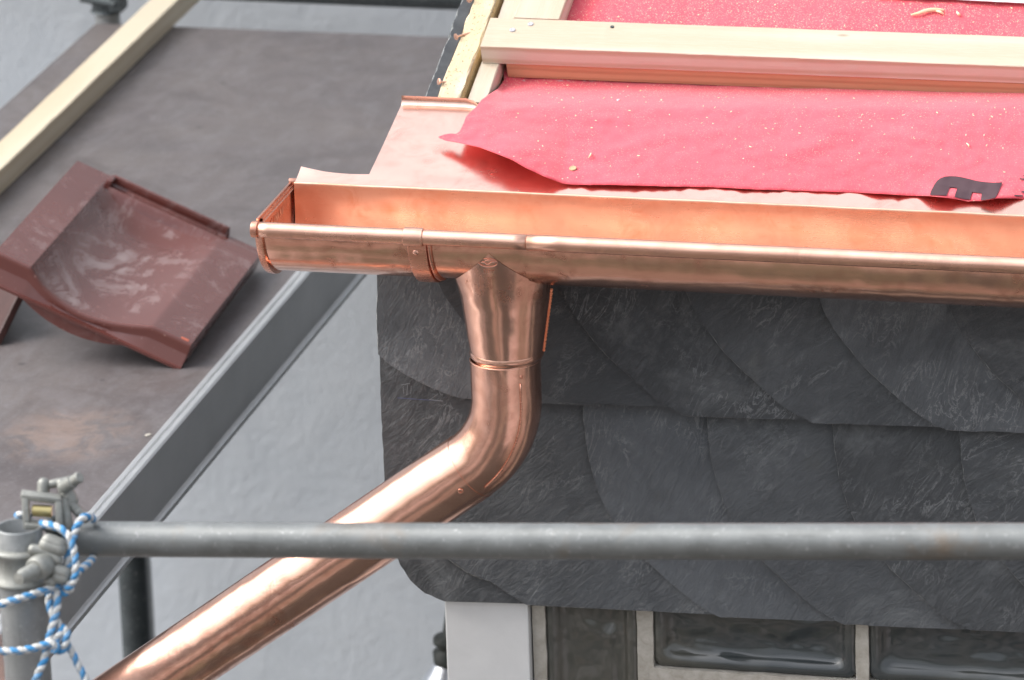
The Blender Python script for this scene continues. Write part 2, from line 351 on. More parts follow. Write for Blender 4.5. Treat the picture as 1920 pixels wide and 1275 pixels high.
def crom(pts, n=8):
    pts = [Vector(p) for p in pts]; out = []
    P = [pts[0]*2-pts[1]]+pts+[pts[-1]*2-pts[-2]]
    for i in range(1, len(P)-2):
        for k in range(n):
            t = k/n; a, b, c, d = P[i-1], P[i], P[i+1], P[i+2]
            out.append(.5*((2*b)+(c-a)*t+(2*a-5*b+4*c-d)*t*t+(3*b-a-3*c+d)*t**3))
    out.append(pts[-1]); return out

# ================================================================== SETTING
GZ = -6.
mesh('ground', [(-120, -120, GZ), (120, -120, GZ), (120, 120, GZ), (-120, 120, GZ)], [(0, 1, 2, 3)], mat_ground(), origin=(0, 0, GZ))
bpy.data.objects['ground']['kind'] = 'structure'
g = G(); g.add(*box((-3, 3.30, -1.8), (9, 0, 0), (0, .25, 0), (0, 0, 4.2)))
tag(g.build('house_wall', STUCCO, None, (-3, 3.30, GZ)), 'blue-grey rendered house wall behind the scaffold deck', 'wall')

# roof plane of the dormer
RT = R_(20); RN = Vector((0, -math.sin(RT), math.cos(RT))); RB0 = Vector((0, .185, -.0316)); RD = RN.dot(RB0)
RS = Vector((0, math.cos(RT), math.sin(RT)))
def onroof(x, y, h=0.): return onp(x, y, RN, RD+h)
def roofpt(x, s, h=0.): return Vector((x, RB0.y, RB0.z))+RS*s+RN*h   # s = metres up the slope
FT = R_(14.3); FN = Vector((0, -math.sin(FT), math.cos(FT))); FD = FN.dot(Vector((0, .150, .0128)))
def onfl(x, y, h=0.): return onp(x, y, FN, FD+h)
def msurf(px, py, h=0.):
    """underlay: rides over the flashing, then settles on the roof boarding further up"""
    a = onfl(px, py, .004+h); b = onroof(px, py, h); t = max(0, min(1, (208-py)/55))*max(0, min(1, (px-900)/42)); t = t*t*(3-2*t)
    return a.lerp(b, t)

# ================================================================== DORMER FRONT
YS = .18
dw = root('dormer_wall', (.2, .21, GZ), 'dormer front clad in dark overlapping slates above a row of glass blocks', 'dormer')
def jitter(p, amp, fr, sd):
    n = noise.noise_vector(Vector((p[0]*fr+sd, p[1]*fr, sd*.37)))+.5*noise.noise_vector(Vector((p[0]*fr*3+sd, p[1]*fr*3, 5)))
    return (p[0]+n.x*amp, p[1]+n.y*amp)
_raw = [(0, 0), (.034, .0182), (.077, .0547), (.111, .0884), (.146, .138), (.162, .180), (.1705, .220), (.1745, .262), (.1755, .31)]
SH = []
for i in range(len(_raw)-1):
    P_4 = [_raw[max(i-1, 0)], _raw[i], _raw[i+1], _raw[min(i+2, len(_raw)-1)]]
    for k in range(6):
        t = k/6; SH.append(tuple(.5*((2*P_4[1][c])+(P_4[2][c]-P_4[0][c])*t+(2*P_4[0][c]-5*P_4[1][c]+4*P_4[2][c]-P_4[3][c])*t*t+(3*P_4[1][c]-P_4[0][c]-3*P_4[2][c]+P_4[3][c])*t**3) for c in (0, 1)))
SH.append(_raw[-1])
def slate_outline(kind, xl, zt, zb, w, sd):
    pts = []
    A = SH[-1][0]
    for dx, dz in SH[::-1]:
        if zb+dz < zt-.003: pts.append((xl+A-dx, zb+dz))
    m_ = 14
    for i in range(1, m_+1): pts.append((xl+A+(w-A)*i/m_, zb+.0002))
    pts += [(xl+w, zt), (xl-.0003, zt)]
    return pts
gs = [G() for _ in range(4)]
def add_slate(pts, y0, xr, zr, gi, sd, th=.0062, kx=.0105/.16, kz=.020/.27, edge=.0011):
    p2 = [jitter(p, .0011, 60, sd) for p in pts]
    cxm = sum(p[0] for p in p2)/len(p2); czm = sum(p[1] for p in p2)/len(p2)
    def yy(p): return y0+(p[0]-xr)*kx+(p[1]-zr)*kz
    front = []; mid = []; back = []
    for i, p in enumerate(p2):
        d = Vector((p[0]-cxm, p[1]-czm)).normalized(); nz_ = abs(noise.noise(Vector((p[0]*70, p[1]*70, sd)))); e = edge*(.6+1.6*nz_)
        front.append(Vector((p[0]-d.x*e, yy(p), p[1]-d.y*e))); mid.append(Vector((p[0]+d.x*e*.4, yy(p)+th*(.30+.4*nz_), p[1]+d.y*e*.4)))
        back.append(Vector((p[0]-d.x*.004, yy(p)+th, p[1]-d.y*.004)))
    n = len(p2); fs = [tuple(range(n))]
    for r in (0, 1):
        for i in range(n): fs.append((r*n+i, r*n+(i+1) % n, (r+1)*n+(i+1) % n, (r+1)*n+i))
    fs.append(tuple(2*n+i for i in range(n))[::-1])
    o_ = len(gs[gi].f); gs[gi].add(front+mid+back, fs); RIM[gi] += list(range(o_+1, o_+1+n))
RIM = [[] for _ in range(4)]
def wpt(px, py, Y=YS): q = ony(px, py, Y); return (q.x, q.z)
PITCH = .1605
# lower course, upright left edges then arcs
x0 = wpt(1085, 775)[0]
for i in range(0, 8):
    xl = x0+PITCH*i; zb = -.5575-(.0 if i < 2 else .004*math.sin(i*2.1))
    add_slate(slate_outline('round', xl, -.262, zb, .42, i), YS+.0, xl, zb, (i*3+1) % 4, i*3.3)
# leftmost slates of the lower course: rounded bottom-left corner
wp = [(708, 660), (711, 760), (715, 830), (718, 905), (722, 960), (733, 1020), (748, 1062), (768, 1092), (795, 1115), (832, 1131)]
pts = [wpt(*p, YS+.006+max(0, min(1, (1131-p[1])/400))*.009) for p in wp]; zr = pts[-1][1]
pts = [(lambda a, b, t: (a[0]+(b[0]-a[0])*t, a[1]+(b[1]-a[1])*t))(pts[i], pts[i+1], k/5) for i in range(len(pts)-1) for k in range(5)]+[pts[-1]]
pts += [wpt(900, 1137), wpt(985, 1141), (wpt(985, 1155)[0], wpt(711, 672)[1])]
add_slate(pts, YS+.009, wpt(760, 1000)[0], zr, 3, 41., kx=.005/.16, kz=.0135/.27)  # darkest slate variant carries the shade below the upper slate
wp = [(935, 775), (930, 850), (860, 915), (800, 955), (795, 1000), (812, 1036), (835, 1052), (872, 1080), (915, 1097), (950, 1118), (985, 1139)]
pts = [wpt(*p) for p in wp]
pts = [(pts[i][0]+(pts[i+1][0]-pts[i][0])*k/5, pts[i][1]+(pts[i+1][1]-pts[i][1])*k/5) for i in range(len(pts)-1) for k in range(5)]+[pts[-1]]
pts += [wpt(1350, 1163), (wpt(1350, 1156)[0], -.262), (pts[0][0], -.262)]
add_slate(pts, YS+.001, wpt(760, 1000)[0], -.5575, 0, 52., kx=.0064/.16, edge=.002)
# upper course
arc_ends = [1052, 1287, 1525, 1775, 2018, 2260, 2500]
for i, ex in enumerate(arc_ends):
    ye = 755+(ex-1050)*.0555 if ex < 1100 else 782+(ex-1287)*.048
    xe, ze = wpt(ex, ye)
    zb = -.2815 if i else -.273
    pts = [(xe-dx*1.02, zb+dz*1.02) for dx, dz in SH[::-1] if zb+dz*1.02 < -.006]
    for k in range(1, 12): pts.append((xe+.2*k/11, zb+.0))
    pts += [(xe+.2, -.004), (pts[0][0], -.004)]
    add_slate(pts, YS-.014, xe-.17, zb, (i*5+2) % 4, 70+i*2.7)
# big leftmost slate of the upper course with its long sloping lower edge
wp = [(700, 440), (701, 512), (702, 600), (704, 650), (707, 668), (722, 682), (755, 704), (790, 722), (830, 740), (868, 750), (900, 753), (960, 757)]
pts = [wpt(*p, YS+.004) for p in wp]
pts = [(pts[i][0]+(pts[i+1][0]-pts[i][0])*k/4, pts[i][1]+(pts[i+1][1]-pts[i][1])*k/4) for i in range(len(pts)-1) for k in range(4)]+[pts[-1]]
pts += [wpt(1120, 768), (wpt(1120, 700)[0], 0.), (pts[0][0], .0)]
add_slate(pts, YS+.008, wpt(850, 700)[0], -.27, 1, 91., kx=.003/.16)
vs, fs, fm = [], [], []
for k, q in enumerate(gs):
    n = len(vs); vs += q.v; fs += [tuple(i+n for i in f) for f in q.f]; r_ = set(RIM[k]); fm += [4 if j in r_ else k for j in range(len(q.f))]
mesh('slate_cladding', vs, fs, None, dw, mats=SLATES+[SLATE_RIM], fm=fm)
# chalk and pencil marks left on the lower left slate
g = G()
def wy(px, py, dy=-.0006): q = ony(px, py, .1905); return q+Vector((0, dy, 0))
for a, b, wd in (((745, 746), (830, 752), .0006),): g.add(*tube([ony(*a, .1945), ony(*b, .1945)], .0004, 6))
g.build('pencil_line', M('blue_pencil').set(Base_Color=(.07, .08, .16), Roughness=.8).m, dw)
g = G()
for a, b, r in (((805, 750), (822, 738), .0003), ((805, 749), (830, 752), .0005), ((756, 724), (757, 738), .0003), ((764, 722), (763, 741), .0004), ((771, 724), (770, 739), .0003), ((752, 722), (768, 719), .0003)):
    g.add(*tube([ony(*a, .1942), ony(*b, .1942)], r, 6))
g.build('chalk_mark', M('chalk').set(Base_Color=(.20, .21, .22), Roughness=.9).m, dw)
# wall body behind the slates
g = G(); g.add(*box((1.2, 1.75, -.30), (1.39, 0, 0), (0, 1.5, 0), (0, 0, .235))); g.add(*box((1.23, 1.76, -3.27), (1.35, 0, 0), (0, 1.49, 0), (0, 0, 2.73)))
g.build('wall_body', SLATES[3], dw)
g = G(); g.add(*box((-.0915, .232, -3.3), (.0555, 0, 0), (0, .03, 0), (0, 0, 2.75), .002)); g.build('corner_post', WHITE, dw)
g = G(); g.add(*box((.93, .2405, -.60), (.96, 0, 0), (0, .008, 0), (0, 0, .10)))
jv = G()
for xa, xb in ((-.0335, -.0165), (.1045, .1255), (.3895, .4060), (.678, .697), (.968, .985)):
    m_ = 24; zz = [-.53-.35*k/m_ for k in range(m_+1)]; sd_ = xa*70
    L_ = [Vector((xa+.0012*noise.noise(Vector((z*50, sd_, 0))), .2135+.0012*noise.noise(Vector((z*70, sd_, 3))), z)) for z in zz]
    Rr = [Vector((xb+.0012*noise.noise(Vector((z*50, sd_, 9))), .2135+.0012*noise.noise(Vector((z*70, sd_, 5))), z)) for z in zz]
    Lb = [v+Vector((-.001, .03, 0)) for v in L_]; Rb = [v+Vector((.001, .03, 0)) for v in Rr]
    n = m_+1; f_ = []
    for k in range(m_):
        for a in range(3): f_.append((a*n+k, (a+1)*n+k, (a+1)*n+k+1, a*n+k+1))
    jv.add(Lb+L_+Rr+Rb, f_)
n = 60; top = [Vector((.12+1.5*k/n, .211+.0015*noise.noise(Vector((k*1.3, 0, 0))), -.6415+.002*noise.noise(Vector((k*.9, 4, 0))))) for k in range(n+1)]
jv.add(top+[v+Vector((0, .035, .001)) for v in top]+[v+Vector((0, -.001, -.3)) for v in top],
       [(k, k+1, n+2+k, n+1+k) for k in range(n)]+[(k, k+1, 2*n+3+k, 2*n+2+k) for k in range(n)])
jv.build('mortar_joint', MORTAR, dw)
def glass_block(xa, xb, za, zb):
    """pressed glass face: flat rim, rounded groove, wavy inner pane"""
    y0 = .2185; rings = [(0, 0.), (.004, -.0035), (.012, -.004), (.0165, .004), (.022, .0085), (.030, .0095)]
    vs, fs = [], []; N = 48
    cxm, czm = (xa+xb)/2, (za+zb)/2
    def ring(ins, dy):
        hx, hz = (xb-xa)/2-ins, (zb-za)/2-ins; r = []
        for k in range(N*4):
            s, q = divmod(k, N); u = -1+2*q/N
            x, z = ((u, -1), (1, u), (-u, 1), (-1, -u))[s]
            rc = min(.016/min(hx, hz), .9)*max(0, 1-ins*0)
            # round the corners
            px, pz = x*hx, z*hz; cr_ = .013
            if abs(px) > hx-cr_ and abs(pz) > hz-cr_:
                ox, oz = math.copysign(hx-cr_, px), math.copysign(hz-cr_, pz); d = Vector((px-ox, pz-oz))
                if d.length > 1e-9: d = d.normalized()*cr_; px, pz = ox+d.x, oz+d.y
            wv = .0025*noise.noise(Vector((px*18+xa*40, pz*30, ins*60))) if ins > .02 else 0
            r.append(Vector((cxm+px, y0+dy+wv, czm+pz)))
        return r
    for ins, dy in rings: vs += ring(ins, dy)
    n = 4*N
    for i in range(len(rings)-1):
        for k in range(n): fs.append((i*n+k, i*n+(k+1) % n, (i+1)*n+(k+1) % n, (i+1)*n+k))
    b = (len(rings)-1)*n
    # inner pane: fan of concentric scaled rings with waves
    K = 12
    inner = vs[b:b+n]; start = len(vs)
    for j in range(1, K):
        for v in inner:
            t = 1-j/K; x = cxm+(v.x-cxm)*t; z = czm+(v.z-czm)*t
            w_ = .0045*noise.noise(Vector((x*22, z*34, xa*9)))+.002*noise.noise(Vector((x*60, z*60, 2)))
            vs.append(Vector((x, y0+.0095+w_*min(1, j/3), z)))
    prev = b
    for j in range(K-1):
        cur = start+j*n
        for k in range(n): fs.append((prev+k, prev+(k+1) % n, cur+(k+1) % n, cur+k))
        prev = cur
    vs.append(Vector((cxm, y0+.0095, czm)))
    for k in range(n): fs.append((prev+k, prev+(k+1) % n, len(vs)-1))
    return mesh('glass_block', vs, fs, GLASS, dw, smooth=True)
glass_block(-.0165, .1045, -.78, -.515); glass_block(.1255, .3895, -.640, -.515)
glass_block(.4060, .678, -.640, -.515); glass_block(.697, .968, -.640, -.515)

# ================================================================== EAVES FLASHING
fl = root('eaves_flashing', (.2, .18, .01), 'pale pinkish copper eaves flashing tucked under the red sheet and hanging into the gutter', 'flashing')
# outline on the flashing plane: bottom crease to top edge, as columns in x
def fl_top(x):   # slope length of sheet above the crease, as function of x
    xa = -.217
    if x < xa:
        t = (x+.3075)/(xa+.3075); return .031-.006*math.sin(min(1, max(0, t))*math.pi*.8)+(.004*(1-t))
    return .193
FS = Vector((0, math.cos(FT), math.sin(FT)))
def flpt(x, s, h=0): return Vector((x, .150, .0128))+FS*s+FN*h
vs, fs = [], []; rows = 40
xs = [-.3075+(.0905)*k/18 for k in range(19)]
def flcol(x, top, curl, lift):
    out = []
    for j in range(rows+1):
        s = top*j/rows; w_ = .0012*noise.noise(Vector((x*9, s*14, 1)))*min(1, s/.03)
        out.append(flpt(x, s, w_+(lift*max(0, (s/top-.3))**2)))
    if curl:
        for k in range(1, 7):
            a = k/6*math.pi*.62; cq = max(0, min(1, (-.105-x)/.02)); out.append(flpt(x, top+.0085*math.sin(a)*cq, .0085*(1-math.cos(a))*cq+lift*.5-(1-cq)*.001))
    return out
def sheet(cols):
    n = len(vs); m_ = len(cols[0])
    for c in cols: vs.extend(c)
    for i in range(len(cols)-1):
        for j in range(m_-1): fs.append((n+i*m_+j, n+(i+1)*m_+j, n+(i+1)*m_+j+1, n+i*m_+j+1))
sheet([flcol(x, fl_top(x-1e-4), False, .004*max(0, 1-(x+.3075)/.03)) for x in xs])
# main field; its left edge drifts slightly with the slope as in the photo
cols = []
for k in range(90):
    x = -.217+(1.85)*(k/89)**1.6
    cols.append(flcol(x, .193-.006*min(1, max(0, (x+.217)/.09))*0, True, 0))
sheet(cols)
o = mesh('sheet', vs, fs, COPPER_FL, fl, smooth=True)
# drip leaf hanging into the gutter
vs2, fs2 = [], []
cols = []
for k in range(140):
    x = -.3075+1.95*k/139; w_ = .0006*noise.noise(Vector((x*16, 0, 2)))
    prof = [(.1502, .0140), (.1492, .0146), (.1483, .0137), (.1480, .0118), (.1478, -.003), (.1473, -.022), (.1466, -.040), (.1435, -.049), (.1395, -.0545)]
    cols.append([Vector((x, y+w_*(1 if z < .0118 else 0)+.0012*noise.noise(Vector((x*11, z*20, 0)))*max(0, min(1, (.0118-z)/.03)), z+w_)) for y, z in prof])
n0 = len(cols[0])
for c in cols: vs2.extend(c)
for i in range(len(cols)-1):
    for j in range(n0-1): fs2.append((i*n0+j, (i+1)*n0+j, (i+1)*n0+j+1, i*n0+j+1))
mesh('drip_leaf', vs2, fs2, COPPER_IN, fl, smooth=True)

# ================================================================== GUTTER
XL = -.3146; RG = .0765; YC = .0865
gt = root('gutter', (XL, .085, -.076), 'half-round polished copper gutter with rolled front bead running along the eaves', 'gutter')
def trough(x0, x1, r, name, n):
    vs, fs = [], []; A = 40; th = .0008
    prof = []
    for k in range(A+1):                 # inner surface from the front lip round to the back
        a = math.pi*(k/A); prof.append((YC-math.cos(a)*r, -math.sin(a)*r))
    prof.append((YC+r, .008))
    outer = [(YC-math.cos(math.pi*k/A)*(r+th), -math.sin(math.pi*k/A)*(r+th)) for k in range(A+1)]+[(YC+r+th, .008)]
    loop = prof+outer[::-1]; m_ = len(loop)
    for i in range(n+1):
        x = x0+(x1-x0)*i/n
        for (y, z) in loop: vs.append(Vector((x, y, z)))
    for i in range(n):
        for j in range(m_): fs.append((i*m_+j, (i+1)*m_+j, (i+1)*m_+(j+1) % m_, i*m_+(j+1) % m_))
    fs.append(tuple(range(m_))); fs.append(tuple(n*m_+j for j in range(m_))[::-1])
    o = mesh(name, vs, fs, COPPER, gt, smooth=True)
    o.data.materials.append(COPPER_IN)
    return o
t1 = trough(XL, .028, RG, 'trough', 40)
t2 = trough(.0205, 1.6, RG+.0018, 'trough', 80)
for t_ in (t1, t2):
    mod = t_.modifiers.new('e', 'EDGE_SPLIT'); mod.split_angle = R_(40)
t1['label'] = 'darker brownish left length of trough ending at the outlet seam'
t2['label'] = 'longer right length of trough lapping over the outlet piece'
v, f = tube([(XL+.345*k/20, 0, 0) for k in range(21)], .0096, 32); b1 = mesh('bead', v, f, COPPER_BD, gt, smooth=True)
v, f = tube([(.0300+1.57*k/40, -.0002, -.0002) for k in range(41)], .0101, 32); b2 = mesh('bead', v, f, COPPER_BD, gt, smooth=True)
# end cap: half-round plate with raised rim
g = G(); A = 48; rim = []
for k in range(A+1):
    a = math.pi*k/A; rim.append((math.cos(a), math.sin(a)))
def capring(r, x): return [Vector((x, YC-c*r, -s*r)) for c, s in rim]+[Vector((x, YC+r, .0085)), Vector((x, YC-r+.004, .0085))]
rs = [(RG-.004, XL+.004), (RG-.004, XL-.0005), (RG-.0005, XL-.001), (RG+.0045, XL-.0035), (RG+.0055, XL+.001), (RG+.0052, XL+.0055), (RG+.001, XL+.0062)]
vs, fs = [], []; m_ = len(capring(1, 0))
for ri_, (r, x) in enumerate(rs):
    q_ = capring(r, x)
    dz_ = (0, 0, .0009, .0022, .0027, .0030, .0034)[ri_]
    q_[-1].z -= dz_; q_[-2].z -= dz_; vs += q_
for i in range(len(rs)-1):
    for j in range(m_-1): fs.append((i*m_+j, (i+1)*m_+j, (i+1)*m_+j+1, i*m_+j+1))
fs.append(tuple(range(m_, 2*m_))); fs.append(tuple(range(m_))[::-1])
g.add(vs, fs)
g.add(*box((XL, YC, .0095), (.0016, 0, 0), (0, RG+.001, 0), (0, 0, .0022), .0008))     # rolled top edge of the cap
g.add(*lathe((XL-.0055, 0, 0), (1, 0, 0), [(0, 0), (0, .0085), (.0008, .0104), (.006, .0108), (.0085, .0106), (.0088, .0094)], 32))
g.add(*lathe((XL+.001, YC+RG-.001, .011), (1, .1, 0), [(-.004, 0), (-.004, .004), (.004, .0042), (.006, .003), (.006, 0)], 16))
ec = g.build('end_cap', COPPER_DK, gt, smooth=True); mod = ec.modifiers.new('e', 'EDGE_SPLIT'); mod.split_angle = R_(45)
# embossed marks on the inside of the cap
g = G(); yy = .052
for k in range(9):
    h = .0045+.002*random.random(); tl = random.uniform(-.0022, .0022)
    g.add(*tube([(XL+.0046, yy, -.012), (XL+.0046, yy+tl, -.012+h*1.6)], .0006, 8))
    if k % 3 == 0: g.add(*tube([(XL+.0046, yy+tl, -.012+h*1.6), (XL+.0046, yy+.0035, -.009)], .0006, 8))
    yy += .0062
g.build('embossed_text', COPPER_IN, ec)
# bracket: strap over the bead and round the trough
br = G(); xb0, xb1 = -.1250, -.1010
def strap(x0, x1, prof, th):
    vs, fs = [], []; n = len(prof); xs_ = [x0, x0+.0008, (x0+x1)/2, x1-.0008, x1]; hh = [-.0008, 0, .0003, 0, -.0008]
    for x, dh in zip(xs_, hh):
        for (y, z, ny, nz) in prof: vs.append(Vector((x, y+ny*dh, z+nz*dh)))
    m_ = len(xs_)
    for i in range(m_-1):
        for j in range(n-1): fs.append((i*n+j, (i+1)*n+j, (i+1)*n+j+1, i*n+j+1))
    b0 = len(vs)
    for x in (x0, x1):
        for (y, z, ny, nz) in prof: vs.append(Vector((x, y-ny*th, z-nz*th)))
    for e, r in ((0, b0), (m_-1, b0+n)):
        for j in range(n-1): fs.append((e*n+j, e*n+j+1, r+j+1, r+j))
    return vs, fs
pr = []
for k in range(15):   # clip over the bead
    a = R_(80)+k/14*R_(215); pr.append((math.cos(a)*.0116, math.sin(a)*.0116, math.cos(a), math.sin(a)))
clip = G(); clip.add(*strap(xb0-.001, xb1, pr, .0016)); 
pr = []
for k in range(40):
    a = R_(176)+k/39*R_(150); r = RG+.0062; pr.append((YC+math.cos(a)*r, math.sin(a)*r, math.cos(a), math.sin(a)))
cl2 = strap(xb0+.001, xb1+.0005, pr, .0055)
br_o = G().add(*cl2).build('bracket', COPPER_DK, gt, smooth=True); mod = br_o.modifiers.new('e', 'EDGE_SPLIT'); mod.split_angle = R_(40)
cp = clip.build('bead_clip', COPPER_BD, br_o, smooth=True); mod = cp.modifiers.new('e', 'EDGE_SPLIT'); mod.split_angle = R_(40)
# steel core of the strap, seen from the right as a dark edge
pr2 = [(a, b, c, d) for a, b, c, d in pr]
G().add(*strap(xb1+.0012, xb1+.0062, [(y-ny*.0022, z-nz*.0022, ny, nz) for y, z, ny, nz in pr], .004)).build('strap_edge', COPPER_DK, br_o, smooth=True)
rp = Vector(((xb0+xb1)/2-.001, YC-(RG+.0062)*math.cos(R_(16)), -(RG+.0062)*math.sin(R_(16))))
rn = Vector((0, -math.cos(R_(16)), -math.sin(R_(16))))
G().add(*lathe(rp-rn*.0005, rn, [(0, .0042), (.0006, .0040), (.0016, .0030), (.0020, 0)], 24)).build('rivet', COPPER, br_o, smooth=True)

# outlet funnel
ox, oy = -.0225, YC; a_, b_ = .0585, .066
rings = []; NN = 96; K = 26
def outlet_pt(t, u):
    """t angle round the outlet, u 0 (saddle on the gutter) .. 1 (bottom ring)"""
    cxx, cyy = math.cos(t), math.sin(t)
    fx = abs(cxx); z0 = -.0205-(.0530)*min(1, fx)**.92
    yo = math.sqrt(max(0, (RG+.0011)**2-z0*z0)); top = Vector((ox+a_*cxx, oy+math.copysign(yo, cyy) if abs(cyy) > 1e-6 else oy, z0))
    if yo > 0 and fx > .97: top.y = oy+math.copysign(yo*(1-(fx-.97)/.03), cyy)
    mid = Vector((ox+.0560*cxx, oy+.056*cyy, -.1))
    low = Vector((ox-.0008+.0452*cxx, oy+.0452*cyy, -.176))
    if u < .25:
        s = u/.25; return top.lerp(mid, s)
    s = (u-.25)/.75; return mid.lerp(low, s)
vs, fs = [], []
for i in range(K+1):
    for k in range(NN): vs.append(outlet_pt(2*math.pi*k/NN, i/K))
for i in range(K):
    for k in range(NN): fs.append((i*NN+k, i*NN+(k+1) % NN, (i+1)*NN+(k+1) % NN, (i+1)*NN+k))
ou = mesh('outlet', vs, fs, COPPER, gt, smooth=True)
mod = ou.modifiers.new('s', 'SMOOTH'); mod.iterations = 3; mod.factor = .4
vg = ou.vertex_groups.new(name='body'); vg.add([i for i in range(len(vs)) if NN*2 <= i < NN*(K-1)], 1., 'REPLACE'); mod.vertex_group = 'body'
# rolled stop ring at the bottom of the outlet
G().add(*lathe((ox-.0008, oy, -.1705), (0, 0, -1), [(0, .0458), (.003, .0467), (.006, .0466), (.0075, .0458), (.0085, .0446), (.0105, .0438), (.012, .0437)], 96)).build('stop_ring', COPPER, ou, smooth=True)
# soldered side seam (thin ragged fin on the right)
vs, fs = [], []
n = 46
for i in range(n+1):
    u = .18+.80*i/n; p = outlet_pt(R_(10), u); w_ = .0022+.0007*math.sin(i*2.4)
    vs += [p+Vector((-.002, 0, 0)), p+Vector((w_, -.001, 0)), p+Vector((w_, .0012, 0)), p+Vector((-.002, .001, 0))]
for i in range(n):
    for j in range(3): fs.append((i*4+j, i*4+j+1, (i+1)*4+j+1, (i+1)*4+j))
mesh('side_seam', vs, fs, COPPER_IN, ou, smooth=False)
# embossed oval mark and numbers on the outlet: raised hair lines following the surface
def txt(body, size, loc_px, mat, parent, name, depth=.0003):
    cu = bpy.data.curves.new(name, 'FONT'); cu.body = body; cu.size = size; cu.align_x = 'CENTER'; cu.align_y = 'CENTER'; cu.resolution_u = 3
    cu.extrude = depth; tmp = bpy.data.objects.new(name+'_tmp', cu); COL.objects.link(tmp)
    dg = bpy.context.evaluated_depsgraph_get(); me = bpy.data.meshes.new_from_object(tmp.evaluated_get(dg)); vs = [v.co.copy() for v in me.vertices]; fs = [tuple(p.vertices) for p in me.polygons]
    bpy.data.objects.remove(tmp); return vs, fs
from mathutils.bvhtree import BVHTree
BV = BVHTree.FromPolygons([outlet_pt(2*math.pi*k/NN, i/K) for i in range(K+1) for k in range(NN)], [(i*NN+k, i*NN+(k+1) % NN, (i+1)*NN+(k+1) % NN, (i+1)*NN+k) for i in range(K) for k in range(NN)])
def fsurf(px, py):
    h = BV.ray_cast(CAM, ray(px, py).normalized())[0]
    return (h if h is not None else CAM+ray(px, py)*6.72)-ray(px, py).normalized()*.0007
em = G()
oval = []
for k in range(41):
    a = 2*math.pi*k/40; oval.append(fsurf(915+17.5*math.cos(a), 493+7.6*math.sin(a)+.05*17*math.cos(a))+Vector((0, -.0002, 0)))
em.add(*tube(oval, .0004, 6, False))
sw = [(900, 494), (905, 491), (909, 493), (913, 496), (917, 495), (922, 491), (927, 492), (931, 490)]
em.add(*tube([fsurf(*p)+Vector((0, -.0002, 0)) for p in sw], .0004, 6))
em.add(*tube([fsurf(*p)+Vector((0, -.0002, 0)) for p in [(904, 496), (910, 489), (916, 488), (925, 489), (930, 495)]], .0004, 6))
em.build('embossed_oval', COPPER_FL, ou, smooth=True)
tv, tf = txt('333/87', 8.2, None, None, None, 'num', .0)
g = G(); tvv = [fsurf(916+v.x, 510.5-v.y+.05*v.x)+Vector((0, -.0004, 0)) for v in tv]; g.add(tvv, tf); g.build('embossed_numbers', COPPER_FL, ou)

# ================================================================== DOWNPIPE
dp = root('downpipe', (ox, oy, -.178), 'polished copper downpipe with a curved elbow running down to the lower left', 'downpipe')
RP = .0442; ang = math.atan(.74); cxp = -.0255
dirp = Vector((-math.cos(ang), 0, -math.sin(ang))); corner = Vector((cxp, oy, -.4274+(-.2074-cxp)*-.74))
bend = math.pi/2-ang; RB = .120; T = RB*math.tan(bend/2)
p0 = Vector((cxp, oy, -.1835)); pa = corner+Vector((0, 0, T)); pb = corner+dirp*T
cc = pa+Vector((-RB, 0, 0))
path = [p0.lerp(pa, k/5) for k in range(5)]
for k in range(25):
    a = bend*k/24; path.append(cc+Vector((math.cos(a)*RB, 0, -math.sin(a)*RB)))
endE = pb+dirp*.016
rad = [RP]*len(path)
rad[0] = RP+.0006
path.append(endE); rad.append(RP-.0005)
def pipe_mesh(path, rad, seg=96, squash=0.):
    return tube(path, rad, seg, caps=False)
v, f = pipe_mesh(path, rad); el = mesh('elbow', v, f, COPPER, dp, smooth=True)
mod = el.modifiers.new('so', 'SOLIDIFY'); mod.thickness = .0009; mod.offset = -1; el.modifiers.new('e', 'EDGE_SPLIT').split_angle = R_(50)
# rolled rim of the elbow socket
G().add(*lathe(p0+Vector((0, 0, .0012)), (0, 0, -1), [(0, RP-.001), (0, RP+.0002), (.0006, RP+.0006), (.0014, RP+.0005), (.002, RP+.0001)], 96)).build('socket_rim', COPPER_BD, el, smooth=True)
# folded seam that follows the outside of the bend on the right front
sm = []
for i, p in enumerate(path[2:28]):
    d = (path[min(i+3, len(path)-1)]-path[i+1]).normalized(); out = Vector((-d.z, 0, d.x)); out = out if out.x > 0 else -out
    a = R_(38); sm.append(p+out*math.sin(a)*(RP+.0006)+Vector((0, -1, 0))*math.cos(a)*(RP+.0006))
v, f = tube(sm, .0011, 8); mesh('long_seam', v, f, COPPER_DK, el, smooth=True)
sm2 = [q for q in sm[:9]]; 
st = pb+dirp*.0005; lowp = []
N2 = 60
for k in range(N2+1): lowp.append(st+dirp*(k/N2)*1.25)
rl = [RP+.0012 if k < N2 else RP for k in range(N2+1)]
rl = [RP+.0006]*(N2+1)
v, f = pipe_mesh(lowp, rl); lp = mesh('straight_pipe', v, f, COPPER, dp, smooth=True)
mod = lp.modifiers.new('so', 'SOLIDIFY'); mod.thickness = .0009; mod.offset = -1; lp.modifiers.new('e', 'EDGE_SPLIT').split_angle = R_(50)
